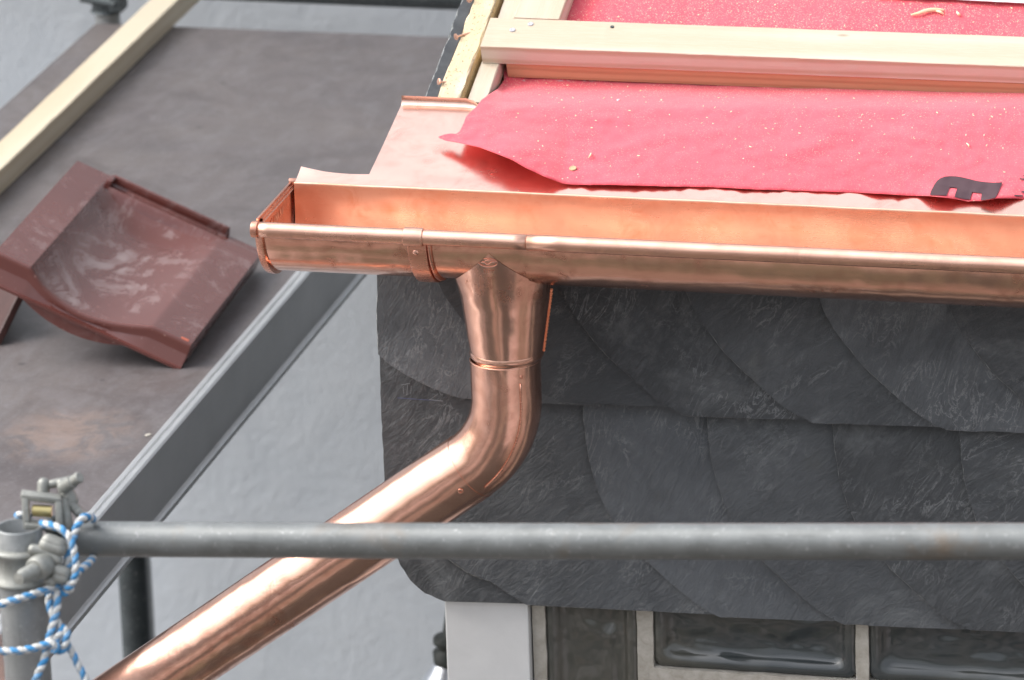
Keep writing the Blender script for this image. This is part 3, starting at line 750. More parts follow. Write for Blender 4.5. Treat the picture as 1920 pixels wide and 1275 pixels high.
# its socket end: two pressed beads
def rimat(base, d, off, r, w, h): return lathe(base+d*off, d, [(0, r), (w*.25, r+h*.8), (w*.5, r+h), (w*.75, r+h*.8), (w, r)], 96)
def blind_rivet(pos, nrm, parent, s=1.):
    g = G(); g.add(*lathe(pos-nrm*.0004, nrm, [(0, .0036*s), (.0007, .0034*s), (.0012, .0024*s), (.0012, .0014*s), (.0002, .0012*s), (.0002, 0)], 20))
    return g.build('rivet', COPPER_DK, parent, smooth=False)
aR = R_(-16)
up = Vector((dirp.z, 0, -dirp.x)); up = up if up.z > 0 else -up
nr = (Vector((0, -1, 0))*math.cos(aR)+up*math.sin(aR)).normalized()
blind_rivet(st+dirp*.013+nr*(RP+.0013), nr, lp)
nr2 = Vector((math.sin(R_(40)), -math.cos(R_(40)), 0)); blind_rivet(p0+Vector((0, 0, -.011))+nr2*RP, nr2, el, .7)

# ================================================================== RED MEMBRANE
def interp(pts, x):
    if x <= pts[0][0]: return pts[0][1]
    for (a, b), (c, d) in zip(pts, pts[1:]):
        if x <= c:
            t = (x-a)/(c-a); return b+(d-b)*t
    (a, b), (c, d) = pts[-2:]; return b+(d-b)*(x-a)/(c-a)
BOT = [(822, 257), (835, 263), (855, 266), (900, 276), (940, 291), (960, 299), (990, 316), (1020, 330), (1040, 338), (1058, 344), (1080, 346), (1150, 346), (1250, 349), (1330, 350), (1420, 355), (1500, 357), (1560, 359), (1640, 362), (1700, 366), (1745, 367), (1790, 372), (1815, 377), (1840, 376), (1870, 371), (1905, 371), (1935, 373), (2600, 410), (3300, 448)]
TOPA = [(822, 256), (833, 252), (845, 250), (855, 251), (862, 246), (868, 234), (874, 218), (884, 208), (893, 200), (903, 187), (918, 176), (934, 166), (945, 150)]
def lift(px, py):
    e = max(0., 1-(px-825)/95.)          # climbs over the end of the counter batten
    k = .0
    if px < 1000:
        k = .006*max(0, min(1, (262-py)/40))*max(0, min(1, (975-px)/60))
        k += .004*e
    k += .022*max(0, math.sin(math.pi*min(1, max(0, (px-812)/250))))*max(0, min(1, (py-190)/90))
    k += .0022*noise.noise(Vector((px*.012, py*.02, 0)))*min(1, 1)
    k += .0015*noise.noise(Vector((px*.05, py*.07, 4)))
    b = interp(BOT, px); nb = max(0, 1-(b-py)/22)
    if px > 1060: k += nb*(.0015*math.sin(px*.011+1)+.0008*math.sin(px*.05))-.001*nb
    if 1680 < px < 1990: k += nb*.004*math.cos((px-1815)/55*math.pi)*-1+nb*.002
    for (x0_, y0_, sl, wd_, am, x1_) in ((1010, 215, .06, 9, .0016, 1240), (1180, 262, -.10, 12, .0018, 1420), (1400, 300, -.22, 10, .0015, 1600), (1500, 235, .10, 14, .0020, 1800), (1100, 300, -.35, 9, .0013, 1230), (1650, 330, -.5, 12, .0015, 1760)):
        if x0_ < px < x1_:
            t_ = (px-x0_)/(x1_-x0_); k += am*math.exp(-((py-y0_-(px-x0_)*sl)/wd_)**2)*math.sin(math.pi*t_)
    # tension crease from the timber corner
    cr_ = abs((py-205)-(px-960)*(-.12)); k += .0016*max(0, 1-cr_/7)*max(0, min(1, (px-930)/30))*max(0, 1-(px-930)/260)
    return k
vs, fs = [], []
def patch(xs, ft, fb, rows):
    n = len(vs)
    for x in xs:
        for j in range(rows+1):
            y = ft(x)+(fb(x)-ft(x))*j/rows
            jit = .7*noise.noise(Vector((x*.35, 1, 2))) if (j == rows) else 0
            vs.append(msurf(x, y+jit, lift(x, y)))
    for i in range(len(xs)-1):
        for j in range(rows): fs.append((n+i*(rows+1)+j, n+(i+1)*(rows+1)+j, n+(i+1)*(rows+1)+j+1, n+i*(rows+1)+j+1))
xa = [822+(945-822)*k/50 for k in range(51)]
patch(xa, lambda x: interp(TOPA, x), lambda x: interp(BOT, x), 40)
xbm = [945+k*6 for k in range(0, 390)]
patch(xbm, lambda x: 150., lambda x: interp(BOT, x), 40)
patch(xbm, lambda x: -520., lambda x: 150., 52)
mb = root('underlay_sheet', (.2, .40, .10), 'red roofing underlay sheet dusted with sawdust, its torn left corner curling over the copper', 'roofing sheet')
MO = Vector((.2, .40, .10))
mm = mesh('sheet', vs, fs, MEMB, mb, smooth=True)
bm = bmesh.new(); bm.from_mesh(mm.data); bmesh.ops.remove_doubles(bm, verts=bm.verts, dist=.0002); bmesh.ops.recalc_face_normals(bm, faces=bm.faces); bm.to_mesh(mm.data); bm.free()
mod = mm.modifiers.new('so', 'SOLIDIFY'); mod.thickness = .0007; mod.offset = -1
# printed letter fragment and small text
def mpt(px, py): return msurf(px, py, lift(px, py)+.0016)
zc = lambda x, y: (1680+x/4.554, 300+y/4.554)
outl = [(288, 298), (300, 262), (330, 205), (352, 175), (380, 155), (415, 142), (460, 137), (510, 138), (560, 146), (620, 160), (690, 178), (760, 188), (830, 192), (908, 190), (890, 235), (868, 285), (846, 322), (800, 334), (760, 341), (722, 343), (728, 310), (732, 284), (690, 278), (650, 273), (640, 305), (632, 336), (590, 334), (545, 325), (500, 316), (512, 275), (523, 238), (490, 233), (458, 233), (444, 268), (430, 303), (380, 301), (330, 299)]
def inside(p, poly):
    c = False
    for i in range(len(poly)):
        a, b = poly[i], poly[i-1]
        if (a[1] > p[1]) != (b[1] > p[1]) and p[0] < (b[0]-a[0])*(p[1]-a[1])/(b[1]-a[1])+a[0]: c = not c
    return c
bm = bmesh.new(); f0 = bm.faces.new([bm.verts.new((*p, 0)) for p in outl])
bmesh.ops.triangulate(bm, faces=[f0]); bmesh.ops.subdivide_edges(bm, edges=bm.edges[:], cuts=5, use_grid_fill=True)
bm.verts.ensure_lookup_table(); bm.verts.index_update()
mesh('printed_letter', [mpt(*zc(v.co.x, v.co.y)) for v in bm.verts], [tuple(v.index for v in f.verts) for f in bm.faces], INK, mb); bm.free()
g = G()
for (x0, x1, yb, yt) in ((1912, 1950, 334, 336.5), (1915, 1950, 358, 361), (1902, 1918, 365, 367.5), (1926, 1950, 342, 345), (1918, 1925, 328, 330)):
    n = 6; a = [mpt(x0+(x1-x0)*k/n, yb+.05*(x1-x0)*k/n) for k in range(n+1)]; b = [mpt(x0+(x1-x0)*k/n, yt+.05*(x1-x0)*k/n) for k in range(n+1)]
    g.add(a+b, [(k, k+1, n+2+k, n+1+k) for k in range(n)])
g.build('printed_small_text', INK, mb)
# screw cap, staple heads
def disc_on(px, py, r, mat, name, parent, h=.0008):
    c = mpt(px, py); g = G(); g.add(*lathe(c-RN*.0006, RN, [(0, r), (h, r*.92), (h+.0003, r*.75), (h-.0001, r*.6), (h, 0)], 20)); return g.build(name, mat, parent, smooth=False)
disc_on(1074, 315, .0048, PINE_R, 'washer_head', mb); disc_on(1159, 187, .0022, STEEL, 'nail_head', mb)
g = G()
for k in range(230):
    px = random.uniform(960, 1915); py = random.choice([random.uniform(150+(px-945)*.04, 225+(px-945)*.04), random.uniform(150+(px-945)*.04, 330), random.uniform(4, 50)])
    if px < 1085 and py < 60: continue
    c = mpt(px, py)+RN*.0006; a = random.uniform(0, 6.3); d = Vector((math.cos(a), 0, 0))+RS*math.sin(a); ln = random.uniform(.0006, .0017)
    sdv = d.cross(RN)*random.uniform(.0003, .0007)
    g.add([c-d*ln-sdv, c+d*ln-sdv, c+d*ln+sdv+RN*.0006, c-d*ln+sdv+RN*.0004], [(0, 1, 2, 3)])
sdst = g.build('sawdust', SPLINT, None, mpt(1400, 200)); tag(sdst, 'loose wood shavings and sawdust scattered over the red underlay', 'sawdust', kind='stuff')
# the long splinter near the top right and two shavings
def splinter(pts, r, nm, lb):
    P = [msurf(x, y, lift(x, y)+.0022+(.002 if 0 < i < len(pts)-1 else 0)) for i, (x, y) in enumerate(pts)]
    g = G(); g.add(*tube(crom(P, 5), [r*(.35+.9*math.sin(math.pi*(k+1)/(5*(len(P)-1)+3))) for k in range(5*(len(P)-1)+1)], 7)); return g, P[0]
g, p_ = splinter([(1708, 28), (1722, 25), (1738, 20), (1755, 18), (1770, 19)], .0022, '', '')
g2, _ = splinter([(1752, 20), (1762, 22), (1769, 26)], .0014, '', ''); g.add(g2.v, g2.f)
tag(g.build('wood_splinter', SPLINT, None, p_), 'long forked wood splinter lying on the red sheet above the batten, near the right edge', 'splinter', 'loose splinters on the red sheet')
g, p_ = splinter([(1794, 22), (1797, 26), (1800, 29)], .0014, '', '')
tag(g.build('wood_splinter', SPLINT, None, p_), 'short pale chip just right of the forked splinter above the batten', 'splinter', 'loose splinters on the red sheet')
g, p_ = splinter([(1103, 296), (1107, 291), (1108, 287)], .0009, '', '')
tag(g.build('wood_splinter', SPLINT, None, p_), 'tiny curved shaving above the round screw head on the lower red sheet', 'splinter', 'loose splinters on the red sheet')
g, p_ = splinter([(1812, 268), (1816, 272), (1817, 276)], .0008, '', '')
tag(g.build('wood_splinter', SPLINT, None, p_), 'tiny shaving on the lower red sheet above the black printed letter', 'splinter', 'loose splinters on the red sheet')
# white lap strip at the very top right
vs = []; fs = []
xs_ = [1640+k*8 for k in range(205)]
for x in xs_:
    e = -3.5+(x-1742)*.052+1.2*noise.noise(Vector((x*.05, 0, 0)))
    vs += [onroof(x, e, .0065), onroof(x, e-2.0, .0072), onroof(x, e-120, .0065)]
for i in range(len(xs_)-1):
    for j in range(2): fs.append((i*3+j, (i+1)*3+j, (i+1)*3+j+1, i*3+j+1))
o = mesh('underlay_strip', vs, fs, LAPW, None, onroof(1800, -20, .005)); mod = o.modifiers.new('so', 'SOLIDIFY'); mod.thickness = .001; mod.offset = -1
tag(o, 'white printed edge strip of the next underlay sheet, top right above the batten', 'roofing sheet')

# ================================================================== TIMBER
def timber(name, p, q, w, h, mat, label, cat, group=None, parent=None, nrm=RN, jit=.0006, bev=.0012, rag=0.):
    """p,q = centre line of the underside; box in its own axes so the grain runs along it"""
    d = (q-p); L_ = d.length; d.normalize(); n = (nrm-d*nrm.dot(d)).normalized(); s = n.cross(d)
    nx = max(8, int(L_/.012)); vs, fs = [], []
    sec = [(-w/2+bev, 0), (w/2-bev, 0), (w/2, bev), (w/2, h/2), (w/2, h-bev), (w/2-bev, h), (0, h), (-w/2+bev, h), (-w/2, h-bev), (-w/2, h/2), (-w/2, bev)]
    sd = p.x*7+p.y*3
    for i in range(nx+1):
        x = L_*i/nx
        for j, (y, z) in enumerate(sec):
            a = jit+rag*(1 if z > h*.4 else .2)
            nn = noise.noise_vector(Vector((x*18+sd, j*.9, 0)))+.6*noise.noise_vector(Vector((x*70+sd, j*1.7, 5)))
            vs.append((x, y+nn.y*a, z+nn.z*a*(0.6 if z > .001 else 0)))
    m_ = len(sec)
    for i in range(nx):
        for j in range(m_): fs.append((i*m_+j, i*m_+(j+1) % m_, (i+1)*m_+(j+1) % m_, (i+1)*m_+j))
    fs.append(tuple(range(m_))[::-1]); fs.append(tuple(nx*m_+j for j in range(m_)))
    me = bpy.data.meshes.new(name); me.from_pydata(vs, [], fs); me.materials.append(mat)
    bm = bmesh.new(); bm.from_mesh(me); bmesh.ops.recalc_face_normals(bm, faces=bm.faces); bm.to_mesh(me); bm.free()
    o = bpy.data.objects.new(name, me); COL.objects.link(o)
    o.matrix_world = Matrix(((d.x, s.x, n.x, p.x), (d.y, s.y, n.y, p.y), (d.z, s.z, n.z, p.z), (0, 0, 0, 1)))
    if cat: tag(o, label, cat, group)
    if parent is not None: o.parent = parent
    return o
HB = .0262
def sx(px, py, h): q = onroof(px, py, h); return q.x, (q-RN*h-RB0).dot(RS)
xl_, s_low = sx(950, 148, 0); _, s_lo2 = sx(1920, 188, 0)
timber('roof_batten', roofpt(xl_+.002, s_low+.0295, .002), roofpt(1.6, s_lo2+.0295, .002), .058, HB-.002, PINE_R, 'lower reddish-brown pine batten lying on the red sheet under the pale one', 'batten', 'roof battens')
xu_, s_up = sx(905, 119, HB); _, s_up2 = sx(1920, 155, HB)
ub = timber('roof_batten', roofpt(xu_, s_up+.031, HB+.0006), roofpt(1.6, s_up2+.031, HB+.0006), .063, .0275, PINE, 'pale new pine batten lying across the red sheet on top of the lower one', 'batten', 'roof battens', bev=.0008)
# two bright screws and a dark nail in the upper batten (children keep the batten's frame)
inv = ub.matrix_world.inverted()
for px, py, r, mt in ((961, 58, .0042, STEEL), (995, 47, .0040, STEEL), (1148, 52, .0026, DKTUBE)):
    c = inv@onroof(px, py, HB+.0272)
    v, f = lathe(Vector((c.x, c.y, .0262)), (0, 0, 1), [(0, r), (.0012, r*.9), (.0014, r*.5), (.0008, 0)], 20)
    v = [q+Vector((0, 0, .0015)) for q in v]
    me = bpy.data.meshes.new('screw'); me.from_pydata([tuple(q) for q in v], [], f); me.materials.append(mt)
    o = bpy.data.objects.new('screw' if mt is STEEL else 'nail', me); COL.objects.link(o); o.parent = ub
def along(px0, py0, px1, py1, h):
    a = onroof(px0, py0, h); b = onroof(px1, py1, h); return a, b
# rough verge board (tallest), counter batten, wide board
b1l = sx(815, 200, .035); b1r = sx(854, 205, .035); sE = sx(835, 190, .035)[1]
w1 = b1r[0]-b1l[0]; c1 = (b1l[0]+b1r[0])/2
vb = timber('verge_board', roofpt(c1, sE, 0), roofpt(c1, 1.3, 0), w1, .036, ROUGH, 'rough-sawn flecked board along the verge beside the black slates', 'board', 'boards running up the verge', rag=.0022)
b2l = sx(902, 120, .026); b2r = sx(935, 123, .026); w2 = b2r[0]-b2l[0]+.001
timber('verge_board', roofpt((b2l[0]+b2r[0])/2, sE+.012, .0008), roofpt((b2l[0]+b2r[0])/2, 1.3, .0008), w2, HB-.0006, PINE, 'smooth counter batten between the rough verge board and the red sheet', 'board', 'boards running up the verge')
b3l = sx(977, 0, .026); b3r = sx(1064, 0, .026)
timber('verge_board', roofpt((b3l[0]+b3r[0])/2, s_up+.097, .004), roofpt((b3l[0]+b3r[0])/2, 1.3, .004), b3r[0]-b3l[0], HB, PINE, 'wide pale board above the long batten at the left rim of the upper red sheet', 'board', 'boards running up the verge')
xs1 = b1r[0]+.0005
timber('side_strip', roofpt(xs1, sE+.002, 0), roofpt(xs1, 1.3, 0), .0024, .032, OCHRE, '', None, parent=None, rag=.001)
so = bpy.data.objects['side_strip']; mw = so.matrix_world.copy(); so.parent = vb; so.matrix_parent_inverse = vb.matrix_world.inverted(); so.matrix_world = mw
# copper slating nails driven half-way into the rough board
def nail(px, py, hx, hy, lb):
    a = onroof(px, py, .036); b = onroof(hx, hy, .040); d = (b-a).normalized()
    g = G(); g.add(*tube([a-d*.004, b], .0014, 10)); g.add(*lathe(b-d*.0006, d, [(0, 0), (0, .0042), (.0012, .0044), (.0016, .003), (.0016, 0)], 18))
    tag(g.build('copper_nail', COPPER_BD, None, a, smooth=False), lb, 'nail', 'copper nails in the verge board')
nail(877, 63, 855, 69, 'copper nail with a broad head sticking out of the verge board beside the pale batten')
nail(834, 154, 823, 153, 'small copper nail low on the verge board just above the copper flashing')
nail(888, -3, 880, -1, 'copper nail at the very top of the verge board, cut by the frame')
# verge slates seen on edge: ragged dark strip
vs, fs = [], []; n = 120
xv0 = sx(793, 195, .006)[0]; xv1 = b1l[0]-.001; sv = sx(793, 200, .006)[1]-.01
for i in range(n+1):
    s = sv+1.1*i/n; r = .0018*noise.noise(Vector((s*60, 0, 0)))+.0024*noise.noise(Vector((s*190, 3, 0)))
    x0 = xv0+r; xm = (x0+xv1)/2; vs += [roofpt(xv1, s, .004), roofpt(xm+.003, s, .010), roofpt(x0+.0035+r*.5, s, .0115), roofpt(x0, s, .006+.3*r), roofpt(x0-.0012, s, -.004), roofpt(x0, s, -.16), roofpt(xv1, s, -.16)]
for i in range(n):
    for j in range(7): fs.append((i*7+j, i*7+(j+1) % 7, (i+1)*7+(j+1) % 7, (i+1)*7+j))
fs.append(tuple(range(7))); fs.append(tuple(n*7+j for j in range(7))[::-1])
fmv = [4 if False else (1 if (k < n*7 and k % 7 in (2, 3)) else 0) for k in range(len(fs))]
tag(mesh('verge_slate', vs, fs, None, None, roofpt(-.16, .2, 0), mats=[DARKWALL, SLATE_RIM], fm=fmv), 'black ragged-edged slate strip along the roof verge, left of the rough board', 'slate')
# roof deck under everything and side wall
g = G(); a, b, c, d = roofpt(-.19, .08, -.012), roofpt(1.6, .08, -.012), roofpt(1.6, 2.6, -.012), roofpt(-.19, 2.6, -.012)
dn = Vector((0, 0, -.014)); g.add([a, b, c, d, a+dn, b+dn, c+dn, d+dn], [(0, 1, 2, 3), (4, 5, 6, 7), (0, 1, 5, 4), (1, 2, 6, 5), (2, 3, 7, 6), (3, 0, 4, 7)])
tag(g.build('roof_boarding', PINE_R, None, roofpt(.5, .5, -.02)), 'timber boarding of the dormer roof beneath the red sheet', 'roof boarding')

# ================================================================== SCAFFOLD DECK
dk = root('scaffold_deck', DECK_O, 'worn brown plywood scaffold deck with an aluminium edge, carrying the clay tile', 'scaffold deck')
xe = onz(560, 508, DZ).x; xw = onz(90, 129, DZ).x; yf = onz(600, 60, DZ).y; yn = -1.1
g = G(); nx, ny = 30, 120; vs = []; fs = []
g.add(*box(((xw+xe)/2, (yf+yn)/2, DZ-.0075), ((xe-xw)/2, 0, 0), (0, (yf-yn)/2, 0), (0, 0, .0075), .001)); g.build('plywood_panel', DECK, dk)
def extr(prof, x_is, mat, name):
    vs, fs = [], []; n = len(prof); k = 60
    for i in range(k+1):
        y = yn+(yf-yn)*i/k
        for (x, z) in prof: vs.append(Vector((x, y, DZ+z)))
    for i in range(k):
        for j in range(n): fs.append((i*n+j, i*n+(j+1) % n, (i+1)*n+(j+1) % n, (i+1)*n+j))
    fs.append(tuple(range(n))); fs.append(tuple(k*n+j for j in range(n))[::-1])
    return mesh(name, vs, fs, mat, dk)
prof = [(xe+.0012, -.016), (xe-.0006, .003), (xe+.001, .0042), (xe+.0075, .0042), (xe+.0085, .0012), (xe+.0115, .0012), (xe+.0125, .0046), (xe+.0195, .0050), (xe+.0225, .003), (xe+.0225, -.086), (xe+.0255, -.0885), (xe+.0290, -.090), (xe+.0290, -.097), (xe-.006, -.097), (xe-.006, -.093), (xe+.017, -.092), (xe+.017, -.016)]
extr(prof, 0, ALU, 'edge_profile')
prof = [(xw-.0012, -.016), (xw-.0012, -.001), (xw-.006, -.001), (xw-.007, -.003), (xw-.007, -.080), (xw-.003, -.080), (xw-.003, -.016)]
e2 = extr(prof, 0, DECK, 'far_edge_profile')
# small white splat and dust crumbs
g = G()
for px, py, r in ((276, 815, .0048),):
    c = onz(px, py, DZ+.001); q = [c+Vector((math.cos(a)*r*random.uniform(.5, 1.4), math.sin(a)*r*random.uniform(.5, 1.4), 0)) for a in [k*.7 for k in range(9)]]
    top_ = c+Vector((0, 0, .0015)); g.add([top_]+q, [(0, k+1, (k+1) % 9+1) for k in range(9)])
g.build('plaster_splash', MORTAR, dk)

# beam lying on the deck
bt = .040
a0 = onz(0, 368, DZ); a1 = onz(374, 4, DZ); dr = (a1-a0).normalized(); pn = a0-dr*.55; pf = a1+dr*.02
sdv = Vector((-dr.y, dr.x, 0)); wb = .050
timber('timber_beam', pn+sdv*wb/2+Vector((0, 0, .0008)), pf+sdv*wb/2+Vector((0, 0, .0008)), wb, bt, CREAM, 'long planed cream timber lying along the left side of the scaffold deck', 'beam', nrm=Vector((0, 0, 1)), bev=.0015)

# ================================================================== CLAY TILE
P0 = onz(360, 644, DZ+.036); e1 = (onz(495, 467, DZ+.036)-P0); LT = e1.length; e1.normalize()
hz = Vector((0, 0, 1)).cross(e1).normalized(); e2v = (hz*.2875+Vector((0, 0, .1275))); WT = e2v.length; e2v.normalize()
nT = e1.cross(e2v).normalized(); nT = nT if nT.z > 0 else -nT
TM = Matrix(((e2v.x, e1.x, nT.x, P0.x), (e2v.y, e1.y, nT.y, P0.y), (e2v.z, e1.z, nT.z, P0.z), (0, 0, 0, 1)))
# local frame: u = 0 right .. WT left (towards the raised side), v = 0 front .. LT back, w = up
def tile_h(u, v):
    """height of the top face"""
    uu = u/WT
    # right strip flat to .21, trough .21-.80, raised cover roll .82-1
    h = 0.
    if .20 < uu < .82:
        t = (uu-.20)/.62
        # asymmetric pan, steep on the raised (left) side
        s = math.sin(math.pi*min(1, t**1.12)); depth = -.028*s**.85
        back = max(0, min(1, (LT*.93-v)/(LT*.16))); h = depth*(back**.6 if back > 0 else 0)
        if t > .86: h += .004*((t-.86)/.14)
    elif uu >= .82: h = .0045
    # ribs and interlock at the head
    vv = v/LT
    if .19 < uu < .80 and vv > .90:
        h = .004*math.sin((vv-.90)/.10*math.pi*2.5)-.002
        if vv > .975: h = .010
    if uu <= .19 and vv > .955: h = -.004
    # raised front lip
    return h
vs, fs = [], []; NU, NV = 84, 72
for i in range(NU+1):
    for j in range(NV+1):
        u = WT*i/NU; v = LT*j/NV; vs.append(Vector((u, v, tile_h(u, v))))
for i in range(NU):
    for j in range(NV): fs.append((i*(NV+1)+j, (i+1)*(NV+1)+j, (i+1)*(NV+1)+j+1, i*(NV+1)+j+1))
def tix(i, j): return i*(NV+1)+j
base = len(vs)
# underside
for i in range(NU+1):
    for j in range(NV+1):
        u = WT*i/NU; v = LT*j/NV; hb = tile_h(u, min(v, LT*.85))
        vs.append(Vector((u, v, min(-.013, hb-.013))))
for i in range(NU):
    for j in range(NV): fs.append((base+tix(i, j), base+tix(i, j+1), base+tix(i+1, j+1), base+tix(i+1, j)))
for i in range(NU): fs.append((tix(i, NV), tix(i+1, NV), base+tix(i+1, NV), base+tix(i, NV)))
for j in range(NV):
    fs.append((tix(0, j), tix(0, j+1), base+tix(0, j+1), base+tix(0, j))); fs.append((tix(NU, j), tix(NU, j+1), base+tix(NU, j+1), base+tix(NU, j)))
# front apron: rounded nose, concave face, lower lip, all spanning the full width as a straight skirt
nose = [(0, 0), (-.0022, -.0006), (-.0036, -.003), (-.0036, -.008)]
f0 = len(vs); FR = len(nose)+4
for i in range(NU+1):
    u = WT*i/NU; h = tile_h(u, 0)
    for (dv, dw_) in nose: vs.append(Vector((u, dv, h+dw_)))
    zl = -.040
    top_ = h-.008
    for k, (dv, zz) in enumerate(((-.0015, top_+(zl-top_)*.45), (-.0030, top_+(zl-top_)*.85), (-.0115, zl+.001), (-.0105, zl-.0035))): vs.append(Vector((u, dv, zz)))
for i in range(NU):
    for k in range(FR-1): fs.append((f0+i*FR+k, f0+(i+1)*FR+k, f0+(i+1)*FR+k+1, f0+i*FR+k+1))
for i in range(NU):
    fs.append((tix(i, 0), tix(i+1, 0), f0+(i+1)*FR, f0+i*FR)); fs.append((f0+i*FR+FR-1, f0+(i+1)*FR+FR-1, base+tix(i+1, 0), base+tix(i, 0)))
# end faces of the apron
for i_, e in ((0, 0), (NU, 1)):
    fs.append(tuple([f0+i_*FR+k for k in range(FR)]+[base+tix(i_, 0), tix(i_, 0)]))
# pan belly hanging below
b0 = len(vs); nb = 26; mb_ = 10
for i in range(nb+1):
    t = i/nb; u = WT*(.22+.66*t); d = .034*math.sin(math.pi*t)**.7
    for j in range(mb_+1):
        v = .004+LT*.8*j/mb_; vs.append(Vector((u, v, -.034-d*(1-.15*j/mb_))))
for i in range(nb):
    for j in range(mb_): fs.append((b0+i*(mb_+1)+j, b0+(i+1)*(mb_+1)+j, b0+(i+1)*(mb_+1)+j+1, b0+i*(mb_+1)+j+1))
frf = [b0+i*(mb_+1) for i in range(nb+1)]; fs.append(tuple(frf))
# right side flange resting on the deck
g = G(); g.v = vs; g.f = fs
g.add(*box((.0045, LT*.5, -.0215), (.0055, 0, 0), (0, LT*.5-.002, 0), (0, 0, .0125), .002))
g.add(*box((WT*.90, LT*.5, -.0095), (WT*.095, 0, 0), (0, LT*.497, 0), (0, 0, .0105), .002))
# head ridge of the trough
g.add(*box((WT*.50, LT*.985, .005), (WT*.305, 0, 0), (0, .0045, 0), (0, 0, .0065), .002))
g.add(*box((WT*.805, LT*.955, .005), (.0045, 0, 0), (0, .014, 0), (0, 0, .0055), .0015))
for q in (.935, .95):
    g.add(*box((WT*.47, LT*q, -.001), (WT*.24, 0, 0), (0, .0022, 0), (0, 0, .0035), .0012))
def local_obj(name, g, mat, M_, smooth=True):
    me = bpy.data.meshes.new(name); me.from_pydata([tuple(q) for q in g.v], [], g.f); me.materials.append(mat)
    bm = bmesh.new(); bm.from_mesh(me); bmesh.ops.recalc_face_normals(bm, faces=bm.faces); bm.to_mesh(me); bm.free()
    if smooth: me.polygons.foreach_set('use_smooth', [True]*len(me.polygons))
    o = bpy.data.objects.new(name, me); COL.objects.link(o); o.matrix_world = M_
    if smooth: mod = o.modifiers.new('e', 'EDGE_SPLIT'); mod.split_angle = R_(38)
    return o
tl = local_obj('clay_roof_tile', g, TILE, TM)
tag(tl, 'reddish-brown pan tile with a dusty hollow, propped up on the scaffold deck', 'roof tile')
g = G(); g.add(*box((.012, .004, -.001), (.006, 0, 0), (0, .003, 0), (0, 0, .0014), .0005))
ch = bpy.data.meshes.new('chipped_corner'); ch.from_pydata([tuple(q) for q in g.v], [], g.f); ch.materials.append(M('raw_clay').set(Base_Color=(.62, .16, .09), Roughness=.9).m)
co = bpy.data.objects.new('chipped_corner', ch); COL.objects.link(co); co.parent = tl
# tile fragment propping the raised side
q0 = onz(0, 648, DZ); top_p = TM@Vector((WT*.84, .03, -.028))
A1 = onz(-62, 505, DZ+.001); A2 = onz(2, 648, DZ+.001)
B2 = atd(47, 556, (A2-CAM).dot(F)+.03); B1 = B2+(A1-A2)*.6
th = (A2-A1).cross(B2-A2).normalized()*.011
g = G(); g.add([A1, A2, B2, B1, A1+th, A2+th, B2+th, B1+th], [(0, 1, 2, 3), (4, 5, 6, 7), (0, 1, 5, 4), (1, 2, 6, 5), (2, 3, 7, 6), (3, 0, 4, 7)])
o = g.build('tile_fragment', mat_plain('shade_darkened_clay', (.045, .020, .018), (.075, .032, .027), .5, 20), None, (A1+A2)/2); tag(o, 'slanting piece of brown tile propping up the pan tile at the left edge', 'roof tile')  # clay colour darkened to stand for the shade beneath the propped tile
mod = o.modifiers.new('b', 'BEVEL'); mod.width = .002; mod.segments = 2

# ================================================================== BACKGROUND SCAFFOLD
def standard(px0, py0, px1, py1, Y, r, mat, label, zb=GZ, zt=None, name='scaffold_pole'):
    a = ony(px0, py0, Y); rt = root(name, (a.x, a.y, zb), label, 'scaffold pole')
    zt = zt if zt is not None else a.z
    g = G(); g.add(*tube([(a.x, a.y, zb+(zt-zb)*k/20) for k in range(21)], r, 32)); g.build('tube', mat, rt, smooth=True).modifiers.new('e', 'EDGE_SPLIT').split_angle = R_(50)
    g = G(); g.add(*box((a.x, a.y, zb+.008), (.07, 0, 0), (0, .07, 0), (0, 0, .008), .002)); g.build('base_plate', mat, rt)
    return rt, a
standard(252, 1130, 0, 0, 2.0, .0245, DKTUBE, 'dark scaffold pole below the deck, between the grey wall and the downpipe', zt=DZ-.1)
rt, a = standard(201, 20, 0, 0, 2.82, .0225, GALV, 'galvanised scaffold pole behind the far left corner of the deck, with a coupler', zt=.9)
g = G(); z0 = ony(200, 4, 2.82).z
g.add(*lathe((a.x, a.y, z0-.018), (0, 0, 1), [(0, .022), (.002, .030), (.006, .027), (.03, .027), (.034, .031), (.05, .030), (.052, .022)], 24))
g.add(*tube([(a.x-.04, a.y-.02, z0+.012), (a.x+.03, a.y-.036, z0+.008)], .008, 10)); g.add(*box((a.x+.028, a.y-.02, z0+.012), (.012, 0, 0), (0, .02, 0), (0, 0, .02), .004))
g.build('coupler', DKTUBE, rt, smooth=False)
ra = ony(854, -6, 2.93); rb = ony(377, -26, 2.93); dr_ = (ra-rb).normalized()
g = G(); g.add(*tube([rb-dr_*1.2+dr_*k*.15 for k in range(20)], .0235, 32)); tag(g.build('scaffold_ledger', DKTUBE, None, rb, smooth=True), 'dark horizontal scaffold tube beyond the deck, along the top edge of the photo', 'scaffold tube')
# lamp with conical shade low on the wall
lc = atd(852, 1300, 8.7); lm = root('hanging_lamp', lc+Vector((0, 0, .12)), 'lamp with a conical silver shade and dark cap, half hidden behind the white post', 'lamp')
g = G(); g.add(*lathe(lc, (0, 0, 1), [(-.06, .10), (-.058, .101), (.0, .067), (.055, .03), (.058, .028)], 64)); g.build('shade', SHADE, lm, smooth=True)
g = G(); g.add(*lathe(lc+Vector((0, 0, .054)), (0, 0, 1), [(0, .031), (.018, .032), (.022, .024), (.03, .024), (.034, .031), (.042, .030), (.046, .016), (.095, .008), (.30, .006)], 32)); g.build('cap', RUBBER, lm, smooth=True)

